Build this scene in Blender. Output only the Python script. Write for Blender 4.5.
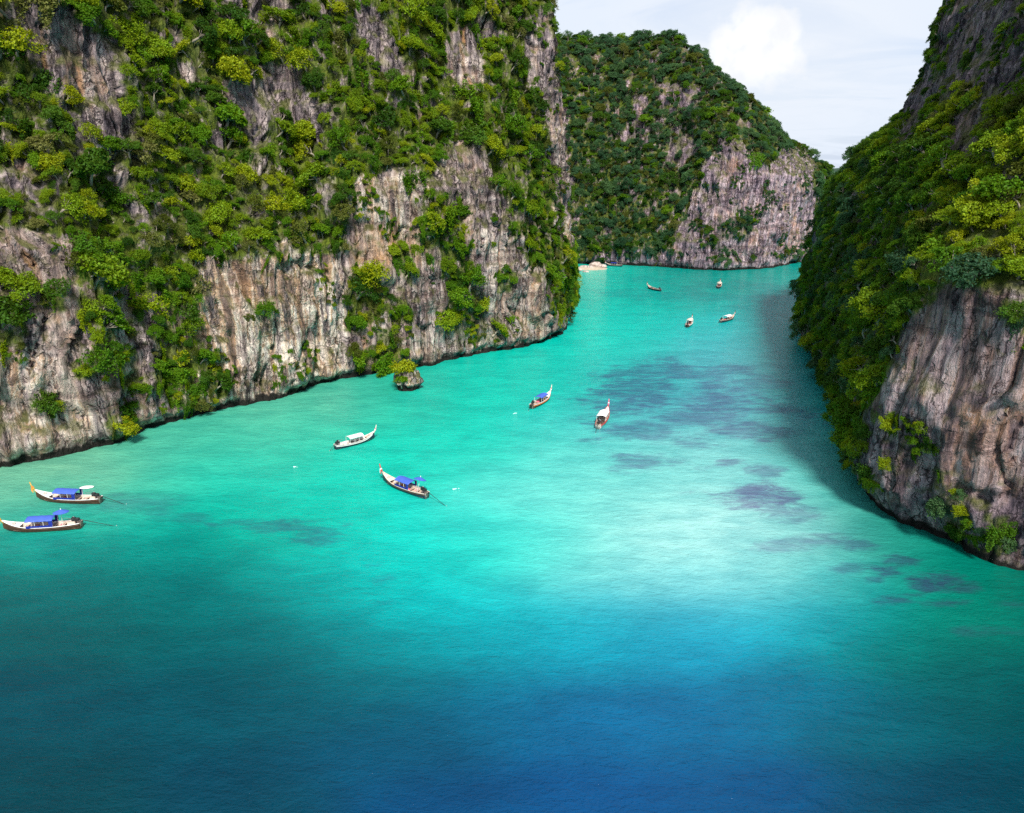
import bpy, math, random
import numpy as np
from mathutils import Vector, Matrix, Euler
from mathutils.bvhtree import BVHTree

# ------------------------------------------------------------------ scene, camera, sky, sun
for o in list(bpy.data.objects): bpy.data.objects.remove(o)
SC = bpy.context.scene
COL = SC.collection
R = math.radians
H, PITCH, F = 45.0, R(17.85), 750.0            # camera height (m), downward pitch, focal length in pixels
CX, CY = 512.0, 406.5
cam_d = bpy.data.cameras.new("camera"); cam = bpy.data.objects.new("camera", cam_d); COL.objects.link(cam)
cam.location = (0, 0, H); cam.rotation_euler = (R(90) - PITCH, 0, 0)
cam_d.sensor_width = 36; cam_d.lens = 36 * F / 1024; cam_d.clip_start = 0.5; cam_d.clip_end = 30000
SC.camera = cam

SUN_AZ, SUN_EL = Vector((0.13, -0.85)), R(47)   # the sun stands behind the camera on the right
SUN_STRENGTH, SUN_ANGLE, EXPOSURE, SKY = 5.0, R(10), 0.36, 0.1
azn = SUN_AZ.normalized()
sun_vec = Vector((azn.x * math.cos(SUN_EL), azn.y * math.cos(SUN_EL), math.sin(SUN_EL)))
sl = bpy.data.lights.new("sun", 'SUN'); sl.energy = SUN_STRENGTH; sl.angle = SUN_ANGLE; sl.color = (1, .95, .86)
so = bpy.data.objects.new("sun", sl); COL.objects.link(so); so.location = sun_vec * 300
so.rotation_euler = sun_vec.to_track_quat('Z', 'Y').to_euler()

SC.view_settings.view_transform = 'Standard'; SC.view_settings.look = 'None'
SC.view_settings.gamma = 1; SC.view_settings.use_curve_mapping = False
SC.view_settings.exposure = EXPOSURE
SC.render.engine = 'CYCLES'
SC.cycles.max_bounces = 5; SC.cycles.diffuse_bounces = 2; SC.cycles.glossy_bounces = 2
SC.cycles.transmission_bounces = 3; SC.cycles.transparent_max_bounces = 4
SC.cycles.caustics_reflective = False; SC.cycles.caustics_refractive = False
SC.cycles.use_denoising = False; SC.cycles.sample_clamp_direct = 2.5; SC.cycles.sample_clamp_indirect = 4.0
try:
    SC.cycles.denoiser = 'OPENIMAGEDENOISE'; SC.cycles.denoising_input_passes = 'RGB_ALBEDO_NORMAL'; SC.cycles.denoising_prefilter = 'ACCURATE'
except Exception: pass


class NT:
    """short hand for building node trees"""
    def __init__(s, tree): s.t = tree; s.n = tree.nodes; s.n.clear()
    def add(s, kind, ins=None, **props):
        nd = s.n.new(kind)
        for k, v in props.items(): setattr(nd, k, v)
        for k, v in (ins or {}).items():
            sock = nd.inputs[k]
            if isinstance(v, bpy.types.NodeSocket): s.t.links.new(v, sock)
            else: sock.default_value = v
        return nd
    def math(s, op, a, b=0.0, c=None, clamp=False):
        ins = {0: a, 1: b}
        if c is not None: ins[2] = c
        return s.add('ShaderNodeMath', ins, operation=op, use_clamp=clamp).outputs[0]
    def mix(s, f, a, b, blend='MIX'):
        nd = s.add('ShaderNodeMix', data_type='RGBA', blend_type=blend)
        for i, v in ((0, f), (6, a), (7, b)):
            if isinstance(v, bpy.types.NodeSocket): s.t.links.new(v, nd.inputs[i])
            else: nd.inputs[i].default_value = v if i == 0 else ((*v, 1) if len(v) == 3 else v)
        return nd.outputs[2]
    def noise(s, vec, scale, detail=4, rough=.55, dist=0.0):
        return s.add('ShaderNodeTexNoise', {'Vector': vec, 'Scale': scale, 'Detail': detail, 'Roughness': rough, 'Distortion': dist}).outputs[0]
    def mapping(s, vec, scale=(1, 1, 1), rot=(0, 0, 0), loc=(0, 0, 0)):
        return s.add('ShaderNodeMapping', {'Vector': vec, 'Scale': scale, 'Rotation': rot, 'Location': loc}).outputs[0]
    def ramp(s, f, stops, interp='LINEAR'):
        nd = s.add('ShaderNodeValToRGB', {0: f}); cr = nd.color_ramp; cr.interpolation = interp
        while len(cr.elements) < len(stops): cr.elements.new(.5)
        for e, (p, c) in zip(cr.elements, stops): e.position = p; e.color = (*c, 1) if len(c) == 3 else c
        return nd.outputs[0]
    def range(s, v, a, b, c=0.0, d=1.0, smooth=True):
        return s.add('ShaderNodeMapRange', {0: v, 1: a, 2: b, 3: c, 4: d}, interpolation_type='SMOOTHSTEP' if smooth else 'LINEAR').outputs[0]
    def attr(s, name): return s.add('ShaderNodeAttribute', attribute_name=name)


def pix_ray(x, y):
    v = Vector(((x - CX) / F, -(y - CY) / F, -1.0))
    return Matrix.Rotation(R(90) - PITCH, 3, 'X') @ v

# sky: Nishita with a thin high overcast and one bright cumulus
W = bpy.data.worlds.new("World"); SC.world = W; W.use_nodes = True
nt = NT(W.node_tree)
sky = nt.add('ShaderNodeTexSky', sky_type='NISHITA', sun_disc=False, sun_elevation=SUN_EL,
             sun_rotation=math.atan2(sun_vec.x, sun_vec.y), air_density=1.0, dust_density=1.0, ozone_density=1.5)
tc = nt.add('ShaderNodeTexCoord').outputs['Generated']
sep = nt.add('ShaderNodeSeparateXYZ', {0: tc})
el = sep.outputs[2]
# project directions onto a cloud layer so streaks lie flat
den = nt.math('ADD', nt.math('MAXIMUM', el, 0.0), .12)
cv = nt.add('ShaderNodeCombineXYZ', {0: nt.math('DIVIDE', sep.outputs[0], den), 1: nt.math('DIVIDE', sep.outputs[1], den), 2: 0.0}).outputs[0]
st = nt.noise(nt.mapping(cv, (.55, 1.0, 1), rot=(0, 0, .5)), 1.2, 7, .6, 1.2)
veil = nt.range(st, .36, .60)
high = nt.range(el, .50, .80)                          # the overcast thins towards the zenith
veil = nt.math('MULTIPLY', nt.math('ADD', nt.math('MULTIPLY', veil, .55), .45), nt.math('SUBTRACT', 1.0, nt.math('MULTIPLY', high, .25)))
CL = 1.0 / SKY
base = nt.mix(veil, nt.mix(.6, sky.outputs[0], (.44 * CL, .55 * CL, .79 * CL)), (.63 * CL, .69 * CL, .78 * CL))
cd = pix_ray(757, 50).normalized()
dv = nt.add('ShaderNodeVectorMath', {0: tc, 1: tuple(cd)}, operation='SUBTRACT').outputs[0]
dv = nt.mapping(dv, (1.0, 1.0, 1.55))
ln = nt.add('ShaderNodeVectorMath', {0: dv}, operation='LENGTH').outputs['Value']
pn = nt.noise(tc, 13, 6, .55)
pn2 = nt.noise(tc, 34, 4, .5)
dd = nt.math('ADD', ln, nt.math('ADD', nt.math('MULTIPLY', nt.math('SUBTRACT', pn, .5), .075), nt.math('MULTIPLY', nt.math('SUBTRACT', pn2, .5), .075)))
puff = nt.range(dd, .074, .050)
puff = nt.math('MULTIPLY', puff, nt.range(el, cd.z - .085, cd.z - .005, .25, 1.0))
base = nt.mix(puff, base, nt.mix(nt.range(pn2, .38, .58), (.74 * CL, .755 * CL, .78 * CL), (.86 * CL, .86 * CL, .85 * CL)))
halo = nt.range(ln, .24, .05)
base = nt.mix(nt.math('MULTIPLY', halo, .45), base, (.72 * CL, .74 * CL, .77 * CL))
bg = nt.add('ShaderNodeBackground', {0: base, 1: SKY})
nt.t.links.new(bg.outputs[0], nt.add('ShaderNodeOutputWorld').inputs[0])

# ------------------------------------------------------------------ helpers
def ground(x, y, z=0.0):
    d = pix_ray(x, y); t = (z - H) / d.z
    return Vector((d.x * t, d.y * t, z))
CP, SP = math.cos(PITCH), math.sin(PITCH)
def project(P):
    """world points (N,3) -> pixel x, pixel y, depth"""
    P = np.asarray(P, float); dz = P[:, 2] - H
    depth = np.maximum(P[:, 1] * CP - dz * SP, 1e-3); up = P[:, 1] * SP + dz * CP
    return CX + F * P[:, 0] / depth, CY - F * up / depth, depth

def vnoise(P, seed=0):
    P = np.asarray(P, float); i = np.floor(P).astype(np.int64); f = P - i; f = f * f * f * (f * (f * 6 - 15) + 10)
    def h(a, b, c):
        n = (a * 374761393 + b * 668265263 + c * 2147483647 + seed * 1274126177) & 0xFFFFFFFF
        n = ((n ^ (n >> 13)) * 1274126177) & 0xFFFFFFFF
        n = ((n ^ (n >> 16)) * 2246822519) & 0xFFFFFFFF
        return ((n ^ (n >> 15)) & 0xFFFFFF) / float(0xFFFFFF)
    r = 0
    for dx in (0, 1):
        for dy in (0, 1):
            for dz in (0, 1):
                w = (f[:, 0] if dx else 1 - f[:, 0]) * (f[:, 1] if dy else 1 - f[:, 1]) * (f[:, 2] if dz else 1 - f[:, 2])
                r = r + w * h(i[:, 0] + dx, i[:, 1] + dy, i[:, 2] + dz)
    return r
def fbm(P, octv=4, seed=0, gain=.5):
    P = np.asarray(P, float); a, s, t = 1.0, 0, 0
    for k in range(octv):
        s = s + a * vnoise(P * 2 ** k + k * 17.3, seed + k); t += a; a *= gain
    return s / t - .5
def inpoly(x, y, poly):
    c = np.zeros(len(x), bool); n = len(poly)
    for k in range(n):
        (x1, y1), (x2, y2) = poly[k], poly[k - 1]
        if y1 == y2: continue
        c ^= ((y1 > y) != (y2 > y)) & (x < (x2 - x1) * (y - y1) / (y2 - y1) + x1)
    return c
def smooth(a, b, x):
    t = np.clip((x - a) / (b - a), 0, 1); return t * t * (3 - 2 * t)
def lin(c): return tuple((v / 255 / 12.92) if v / 255 <= .04045 else ((v / 255 + .055) / 1.055) ** 2.4 for v in c)

def new_mesh(name, V, faces, mats=(), smooth_shade=False):
    me = bpy.data.meshes.new(name)
    V = np.asarray(V, np.float32)
    if isinstance(faces, np.ndarray):
        n = len(faces); k = faces.shape[1]
        me.vertices.add(len(V)); me.vertices.foreach_set('co', V.ravel())
        me.loops.add(n * k); me.loops.foreach_set('vertex_index', faces.astype(np.int32).ravel())
        me.polygons.add(n); me.polygons.foreach_set('loop_start', np.arange(0, n * k, k, dtype=np.int32))
        me.update(calc_edges=True); me.validate()
    else:
        me.from_pydata([tuple(v) for v in V], [], faces); me.update()
    for m in mats: me.materials.append(m)
    if smooth_shade: me.polygons.foreach_set('use_smooth', np.ones(len(me.polygons), bool))
    return me
def link(name, me, parent=None):
    o = bpy.data.objects.new(name, me); COL.objects.link(o)
    if parent: o.parent = parent
    return o
def tag(o, label=None, cat=None, group=None, kind=None):
    if label: o['label'] = label
    if cat: o['category'] = cat
    if group: o['group'] = group
    if kind: o['kind'] = kind
    return o
def fattr(me, name, vals):
    a = me.attributes.new(name, 'FLOAT', 'POINT'); a.data.foreach_set('value', np.asarray(vals, np.float32))

# ------------------------------------------------------------------ materials
def pmat(name, col, rough=.7, spec=.3, vary=.12, scale=6.0, metal=0.0, bump=0.0):
    m = bpy.data.materials.new(name); m.use_nodes = True; n = NT(m.node_tree)
    co = n.add('ShaderNodeTexCoord').outputs['Object']
    z = n.noise(co, scale, 5, .6)
    c = n.mix(n.range(z, .3, .7), tuple(v * (1 - vary) for v in col), tuple(min(1, v * (1 + vary)) for v in col))
    ins = {'Base Color': c, 'Roughness': rough, 'Specular IOR Level': spec, 'Metallic': metal}
    if bump: ins['Normal'] = n.add('ShaderNodeBump', {'Height': z, 'Strength': bump, 'Distance': .05}).outputs[0]
    b = n.add('ShaderNodeBsdfPrincipled', ins)
    n.t.links.new(b.outputs[0], n.add('ShaderNodeOutputMaterial').inputs[0]); return m

def rock_mat(name, tint=(1, 1, 1)):
    m = bpy.data.materials.new(name); m.use_nodes = True; n = NT(m.node_tree)
    co = n.add('ShaderNodeTexCoord').outputs['Object']
    wob = n.add('ShaderNodeVectorMath', {0: co, 1: n.add('ShaderNodeVectorMath', {0: n.add('ShaderNodeTexNoise', {'Vector': co, 'Scale': .12, 'Detail': 3.0}).outputs[1], 1: (1.6, 1.6, 0)}, operation='MULTIPLY').outputs[0]}, operation='ADD').outputs[0]
    s1 = n.noise(n.mapping(wob, (.62, .62, .035)), 1.0, 7, .62)
    s2 = n.noise(n.mapping(wob, (.30, .30, .022), loc=(31, 7, 3)), 1.0, 5, .6)
    s3 = n.noise(n.mapping(wob, (1.3, 1.3, .06), loc=(5, 50, 9)), 1.0, 4, .6)
    blot = n.noise(co, .13, 6, .62)
    def cracks(sc, off): return n.add('ShaderNodeTexVoronoi', {'Vector': n.mapping(wob2, sc, loc=off), 'Scale': 1.0, 'Randomness': 1.0}, feature='DISTANCE_TO_EDGE').outputs['Distance']
    wob2 = n.add('ShaderNodeVectorMath', {0: co, 1: n.add('ShaderNodeVectorMath', {0: n.add('ShaderNodeTexNoise', {'Vector': co, 'Scale': .55, 'Detail': 5.0, 'Roughness': .65}).outputs[1], 1: (2.2, 2.2, 2.6)}, operation='MULTIPLY').outputs[0]}, operation='ADD').outputs[0]
    ck1 = n.range(cracks((.42, .42, .09), (3, 1, 7)), .0, .055); ck2 = n.range(cracks((.8, .8, .11), (9, 4, 2)), .0, .06)
    bed_ = n.noise(n.mapping(wob2, (.05, .05, .55)), 1.0, 5, .7)
    fine = n.noise(n.mapping(co, (1.5, 1.5, .5)), 1.0, 6, .7)
    pale = n.attr('pale').outputs['Fac']; rust = n.attr('rust').outputs['Fac']
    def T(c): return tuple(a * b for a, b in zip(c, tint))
    base = n.ramp(n.math('ADD', n.math('MULTIPLY', s1, .6), n.math('MULTIPLY', fine, .4)),
                  [(.36, T((.022, .018, .026))), (.44, T((.12, .098, .112))), (.52, T((.30, .235, .245))), (.60, T((.62, .505, .48)))])
    # weathered cream faces
    pm = n.math('ADD', pale, n.math('MULTIPLY', n.math('SUBTRACT', blot, .52), 2.4), clamp=True)
    pm = n.math('MULTIPLY', n.math('MULTIPLY', pm, n.range(s1, .28, .42)), n.range(s3, .38, .48, .6, 1.0))
    co_b = n.add('ShaderNodeVectorMath', {0: co, 1: n.add('ShaderNodeVectorMath', {0: n.add('ShaderNodeTexNoise', {'Vector': co, 'Scale': .35, 'Detail': 4.0}).outputs[1], 1: (.9, .9, 0)}, operation='MULTIPLY').outputs[0]}, operation='ADD').outputs[0]
    band = n.noise(n.mapping(co_b, (.46, .46, .011), loc=(7, 3, 0)), 1.0, 4, .58)
    bandc = n.ramp(band, [(.34, T((.13, .11, .115))), (.42, T((.40, .30, .26))), (.455, T((.72, .47, .30))), (.49, T((.94, .78, .65))), (.555, T((.98, .86, .78))), (.60, T((.58, .47, .45))), (.66, T((.20, .17, .185)))])
    bandc = n.mix(1.0, bandc, n.mix(n.range(fine, .34, .62), (.62, .60, .59), (1.06, 1.05, 1.04)), 'MULTIPLY')
    base = n.mix(pm, base, bandc)
    # iron stains
    rm = n.math('MULTIPLY', n.math('ADD', rust, n.math('MULTIPLY', n.range(blot, .54, .68), .42), clamp=True), n.range(s2, .42, .60))
    base = n.mix(rm, base, n.mix(s3, T((.42, .20, .08)), T((.60, .34, .16))))
    # black drip lines
    dm = n.math('MULTIPLY', n.range(s3, .50, .64), n.range(s2, .40, .58))
    base = n.mix(n.math('MULTIPLY', dm, n.math('SUBTRACT', .80, n.math('MULTIPLY', pm, .45))), base, T((.055, .044, .046)))
    # joints, cracks and bedding
    gap = n.math('MULTIPLY', n.math('ADD', ck1, n.range(s2, .45, .6), clamp=True), n.math('ADD', ck2, n.range(blot, .40, .52), clamp=True))
    base = n.mix(n.math('MAXIMUM', gap, n.math('MULTIPLY', pm, .65)), n.mix(1.0, base, (.16, .14, .16), 'MULTIPLY'), base)
    base = n.mix(n.range(bed_, .62, .54), n.mix(1.0, base, (.60, .57, .58), 'MULTIPLY'), base)
    # lichen and moss on ledges
    geo = n.add('ShaderNodeNewGeometry'); nz = n.add('ShaderNodeSeparateXYZ', {0: geo.outputs['Normal']}).outputs[2]
    mo = n.math('MULTIPLY', n.range(nz, .12, .6), n.range(n.noise(co, .35, 5, .65), .38, .55))
    base = n.mix(n.math('MULTIPLY', mo, .85), base, n.mix(fine, (.05, .075, .012), (.15, .15, .035)))
    lm = n.math('MULTIPLY', n.range(n.noise(co, .28, 6, .7, .4), .56, .68), .55)
    base = n.mix(lm, base, n.mix(fine, (.10, .105, .04), (.24, .22, .09)))
    # undergrowth where the forest roots
    vg = n.math('MULTIPLY', n.attr('veg').outputs['Fac'], n.range(n.noise(co, .45, 6, .7), .36, .50))
    base = n.mix(n.math('MULTIPLY', vg, .92), base, n.mix(n.range(fine, .35, .65), (.045, .078, .006), (.135, .180, .012)))
    # tide line
    z = n.add('ShaderNodeSeparateXYZ', {0: co}).outputs[2]
    tz = n.math('ADD', z, n.math('MULTIPLY', n.math('SUBTRACT', n.noise(co, .35, 6, .65), .5), 4.0))
    base = n.mix(n.range(tz, 1.5, .7), base, (.022, .020, .018))
    hgt = n.math('ADD', n.math('ADD', n.math('MULTIPLY', s1, 1.1), n.math('MULTIPLY', s3, .5)), n.math('MULTIPLY', fine, .8))
    hgt = n.math('ADD', hgt, n.math('ADD', n.math('MULTIPLY', gap, .55), n.math('MULTIPLY', n.range(bed_, .62, .52), .25)))
    bp = n.add('ShaderNodeBump', {'Height': hgt, 'Strength': .9, 'Distance': 1.3})
    b = n.add('ShaderNodeBsdfPrincipled', {'Base Color': base, 'Roughness': .9, 'Specular IOR Level': .15, 'Normal': bp.outputs[0]})
    n.t.links.new(b.outputs[0], n.add('ShaderNodeOutputMaterial').inputs[0]); return m

def leaf_mat(name, c1, c2, c3):
    """c1..c3 : dark to light leaf colours of one kind of tree; single trees and single leaves differ"""
    m = bpy.data.materials.new(name); m.use_nodes = True; n = NT(m.node_tree)
    rnd = n.add('ShaderNodeObjectInfo').outputs['Random']
    t = n.attr('tint').outputs['Fac']
    c = n.ramp(rnd, [(0.0, c1), (.5, c2), (1.0, c3)])
    hsv = n.add('ShaderNodeHueSaturation', {'Hue': n.range(t, 0, 1, .485, .515, False), 'Saturation': n.range(t, 0, 1, 1.05, .95, False), 'Value': n.range(t, 0, 1, .72, 1.58, False), 'Color': c}).outputs[0]
    b = n.add('ShaderNodeBsdfPrincipled', {'Base Color': hsv, 'Roughness': .6, 'Specular IOR Level': .18})
    tr = n.add('ShaderNodeBsdfTranslucent', {'Color': n.mix(.35, hsv, (.25, .30, .02))})
    mx = n.add('ShaderNodeMixShader', {0: .40, 1: b.outputs[0], 2: tr.outputs[0]})
    n.t.links.new(mx.outputs[0], n.add('ShaderNodeOutputMaterial').inputs[0]); return m

ROCK = rock_mat('limestone')
ROCK_SHADE = rock_mat('limestone_shaded', (.68, .645, .73))  # limestone darkened and tinted violet: the right cliff's shade is in its colour
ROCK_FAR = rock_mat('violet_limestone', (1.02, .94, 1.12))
BARK = pmat('bark', (.26, .225, .18), .9, .1, .3, 3)
LEAF = [leaf_mat('leaf_yellow', (.105, .175, .002), (.165, .250, .002), (.27, .30, .003)),
        leaf_mat('leaf_mid', (.046, .120, .002), (.080, .180, .002), (.125, .225, .003)),
        leaf_mat('leaf_dark', (.024, .072, .005), (.038, .100, .005), (.062, .135, .008)),
        leaf_mat('leaf_olive', (.060, .080, .008), (.090, .110, .012), (.15, .155, .04)),
        leaf_mat('leaf_jungle_haze', (.026, .078, .036), (.042, .112, .046), (.072, .150, .050))]  # bluish and lightened: the far hill's haze is put into leaf colour

# ------------------------------------------------------------------ water
# water colour: sand and depth, plus cloud, sky and cliff reflections painted in
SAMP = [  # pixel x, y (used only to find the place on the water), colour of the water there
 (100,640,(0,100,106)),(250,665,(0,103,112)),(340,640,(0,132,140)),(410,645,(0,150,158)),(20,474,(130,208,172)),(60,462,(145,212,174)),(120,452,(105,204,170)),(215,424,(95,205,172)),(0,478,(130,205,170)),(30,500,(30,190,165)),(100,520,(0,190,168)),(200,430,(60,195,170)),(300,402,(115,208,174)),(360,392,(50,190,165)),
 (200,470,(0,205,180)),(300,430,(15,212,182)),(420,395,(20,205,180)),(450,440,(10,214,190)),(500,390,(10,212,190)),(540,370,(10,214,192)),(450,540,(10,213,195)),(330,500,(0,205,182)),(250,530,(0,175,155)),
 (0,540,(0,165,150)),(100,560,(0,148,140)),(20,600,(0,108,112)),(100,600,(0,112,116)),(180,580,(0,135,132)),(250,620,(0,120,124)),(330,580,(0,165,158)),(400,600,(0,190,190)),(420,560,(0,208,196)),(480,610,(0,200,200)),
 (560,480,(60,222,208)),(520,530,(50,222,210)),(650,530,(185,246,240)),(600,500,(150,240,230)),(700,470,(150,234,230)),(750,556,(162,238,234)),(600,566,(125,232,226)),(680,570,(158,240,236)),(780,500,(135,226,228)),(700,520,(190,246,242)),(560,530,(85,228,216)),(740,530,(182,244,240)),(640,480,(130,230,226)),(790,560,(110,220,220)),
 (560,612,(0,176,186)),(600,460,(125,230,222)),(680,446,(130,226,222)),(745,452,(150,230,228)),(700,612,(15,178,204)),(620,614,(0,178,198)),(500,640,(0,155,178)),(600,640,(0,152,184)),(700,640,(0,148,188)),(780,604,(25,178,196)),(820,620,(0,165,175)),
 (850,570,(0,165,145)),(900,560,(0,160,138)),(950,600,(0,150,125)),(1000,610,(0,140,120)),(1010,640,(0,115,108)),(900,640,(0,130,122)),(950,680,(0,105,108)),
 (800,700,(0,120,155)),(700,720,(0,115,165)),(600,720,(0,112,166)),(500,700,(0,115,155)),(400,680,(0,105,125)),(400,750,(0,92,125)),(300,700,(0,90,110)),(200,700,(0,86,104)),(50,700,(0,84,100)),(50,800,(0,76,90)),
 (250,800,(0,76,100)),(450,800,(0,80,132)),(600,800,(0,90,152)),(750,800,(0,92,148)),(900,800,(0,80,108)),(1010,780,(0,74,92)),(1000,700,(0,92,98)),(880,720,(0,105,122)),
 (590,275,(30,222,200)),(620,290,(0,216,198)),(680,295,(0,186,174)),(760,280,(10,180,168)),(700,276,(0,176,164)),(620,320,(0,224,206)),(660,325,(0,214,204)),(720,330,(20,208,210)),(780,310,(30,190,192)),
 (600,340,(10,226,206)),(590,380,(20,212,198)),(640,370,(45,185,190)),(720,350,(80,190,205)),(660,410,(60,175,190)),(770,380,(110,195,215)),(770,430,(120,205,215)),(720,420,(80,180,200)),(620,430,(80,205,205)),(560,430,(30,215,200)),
 (808,400,(0,185,175)),(835,440,(0,180,160)),(825,390,(0,175,155)),(838,490,(0,180,160)),(800,330,(0,198,190)),(812,360,(0,175,158)),(815,430,(10,190,178)),(870,530,(0,150,132)),(950,570,(0,135,115)),(1020,590,(0,110,100)),(-200,560,(0,150,140)),(-300,700,(0,80,95)),(1300,700,(0,100,100)),(1400,560,(0,120,110))]  # strip beside the right cliff is painted brighter to offset its shadow
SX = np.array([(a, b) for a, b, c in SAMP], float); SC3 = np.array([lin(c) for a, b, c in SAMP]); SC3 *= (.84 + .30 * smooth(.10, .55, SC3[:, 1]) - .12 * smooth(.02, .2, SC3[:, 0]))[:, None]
PATCH = [  # reef patches on the lagoon floor: pixel centre, half sizes, strength
 (760,497,48,11,.9),(800,515,26,12,.6),(820,540,34,9,.6),(725,462,14,4,.7),(790,545,30,7,.5),(925,582,28,10,.9),(885,572,20,9,.85),(905,600,32,7,.7),(945,603,28,6,.65),(860,545,18,5,.7),(905,560,20,5,.7),(875,580,14,5,.7),(845,570,22,7,.5),(965,590,14,5,.6),(985,630,40,7,.4),(1010,605,20,5,.4),
 (640,395,60,20,.80),(640,432,50,12,.7),(720,400,64,22,.78),(740,428,60,16,.72),(650,462,44,11,.65),(672,372,50,11,.72),(722,373,36,9,.6),(615,470,22,6,.45),(690,442,46,9,.6),(770,470,24,6,.6),(700,415,50,12,.7),(760,385,30,10,.5),
 (265,525,66,9,.6),(320,535,28,11,.55),(372,565,14,5,.4),(385,580,12,5,.4),(350,525,7,4,.35),(140,500,66,10,.45),(190,517,34,6,.4),(385,600,9,4,.3),(60,545,50,8,.2),
 (690,295,110,8,.25),(730,285,70,5,.25),(640,280,30,4,.2),(880,480,14,20,.2),(830,470,10,5,.3)]
xs = np.concatenate([[-5000, -3000, -1800, -900, -500, -330], np.arange(-240, 240, 1.15), [330, 500, 900, 1800, 3000, 5000]])
ys = np.concatenate([[-3000, -1800, -900, -300, -120, -60, -20], np.arange(4, 420, 1.15), [440, 480, 560, 700, 1000, 1800, 3000, 4500, 6000]])
gx, gy = np.meshgrid(xs, ys); WV = np.stack([gx.ravel(), gy.ravel(), np.zeros(gx.size)], 1)
px, py, dep = project(WV); behind = WV[:, 1] < 15
px = np.clip(np.where(behind, CX + WV[:, 0] * 9, px), -400, 1500); py = np.clip(np.where(behind, 900, py), 230, 900)
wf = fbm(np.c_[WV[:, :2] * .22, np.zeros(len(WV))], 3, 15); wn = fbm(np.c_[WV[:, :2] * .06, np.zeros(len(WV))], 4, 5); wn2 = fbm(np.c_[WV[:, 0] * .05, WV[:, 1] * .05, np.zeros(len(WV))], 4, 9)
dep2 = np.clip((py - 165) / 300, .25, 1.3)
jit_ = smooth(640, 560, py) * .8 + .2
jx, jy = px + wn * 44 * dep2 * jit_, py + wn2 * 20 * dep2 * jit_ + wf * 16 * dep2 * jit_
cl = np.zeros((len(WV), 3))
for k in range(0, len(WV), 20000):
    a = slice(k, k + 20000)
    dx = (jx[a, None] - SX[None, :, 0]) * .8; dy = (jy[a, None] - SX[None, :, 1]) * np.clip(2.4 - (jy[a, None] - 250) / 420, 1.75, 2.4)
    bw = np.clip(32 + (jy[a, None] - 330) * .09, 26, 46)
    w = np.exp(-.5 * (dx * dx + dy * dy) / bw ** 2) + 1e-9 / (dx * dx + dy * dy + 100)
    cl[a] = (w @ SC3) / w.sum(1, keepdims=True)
reef = np.zeros(len(WV)); reefs = np.zeros(len(WV))
pn_ = fbm(np.c_[WV[:, 0] * .16, WV[:, 1] * .16, np.zeros(len(WV))], 5, 21, .6)
for (x, y, a, b, s) in PATCH:
    q = np.sqrt(((px - x) / a) ** 2 + ((py - y) / b) ** 2)
    k_ = smooth(1.7, .3, q + pn_ * 2.2); reefs = np.where(k_ > reef, s, reefs); reef = np.maximum(reef, k_)
F_ = np.arange(len(ys) - 1)[:, None] * len(xs) + np.arange(len(xs) - 1)[None, :]
WF = np.stack([F_, F_ + 1, F_ + len(xs) + 1, F_ + len(xs)], -1).reshape(-1, 4)
wm = bpy.data.materials.new('lagoon_water'); wm.use_nodes = True; n = NT(wm.node_tree)
co = n.add('ShaderNodeTexCoord').outputs['Object']
bed_reflect = n.attr('bed_reflect').outputs['Color']; rf = n.attr('reef').outputs['Fac']
mot = n.noise(n.mapping(co, (.10, .22, 1)), 1.0, 7, .62, .4)
mot2 = n.noise(n.mapping(co, (.5, .8, 1)), 1.0, 5, .6, .3)
c = n.mix(1.0, bed_reflect, n.mix(n.range(mot, .32, .68), (.76, .87, .89), (1.20, 1.11, 1.09)), 'MULTIPLY')
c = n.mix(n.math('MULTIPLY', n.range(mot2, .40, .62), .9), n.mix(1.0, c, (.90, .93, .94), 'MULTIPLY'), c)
mot3 = n.noise(n.mapping(co, (.22, .62, 1)), 1.0, 9, .76, .6)
rmix = n.math('MULTIPLY', n.range(n.math('ADD', rf, n.math('MULTIPLY', n.math('SUBTRACT', mot3, .5), 3.2)), .24, 1.25), n.attr('reef_depth').outputs['Fac'])
reefc = n.mix(.40, n.mix(1.0, c, (.62, .27, .56), 'MULTIPLY'), (.080, .095, .22))
c = n.mix(rmix, c, reefc)
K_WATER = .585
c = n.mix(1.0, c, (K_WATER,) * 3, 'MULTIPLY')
w1 = n.noise(n.mapping(co, (.55, 1.1, 1), rot=(0, 0, .25)), 1.0, 5, .6, .5)
w2 = n.noise(n.mapping(co, (2.3, 4.2, 1), rot=(0, 0, -.2)), 1.0, 4, .6, .4)
hg = n.math('ADD', n.math('MULTIPLY', w1, .55), n.math('MULTIPLY', w2, .25))
bp = n.add('ShaderNodeBump', {'Height': hg, 'Strength': .85, 'Distance': .40})
bs = n.add('ShaderNodeBsdfPrincipled', {'Base Color': c, 'Roughness': .11, 'IOR': 1.33, 'Specular IOR Level': .40, 'Normal': bp.outputs[0]})
n.t.links.new(bs.outputs[0], n.add('ShaderNodeOutputMaterial').inputs[0])
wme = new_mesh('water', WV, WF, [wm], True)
ca = wme.color_attributes.new('bed_reflect', 'FLOAT_COLOR', 'POINT'); ca.data.foreach_set('color', np.c_[cl, np.ones(len(cl))].astype(np.float32).ravel())
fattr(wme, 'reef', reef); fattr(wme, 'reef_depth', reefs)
tag(link('water', wme), 'clear turquoise lagoon water over sand, with pale cloud and blue sky reflections painted in', 'water', kind='structure')

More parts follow.
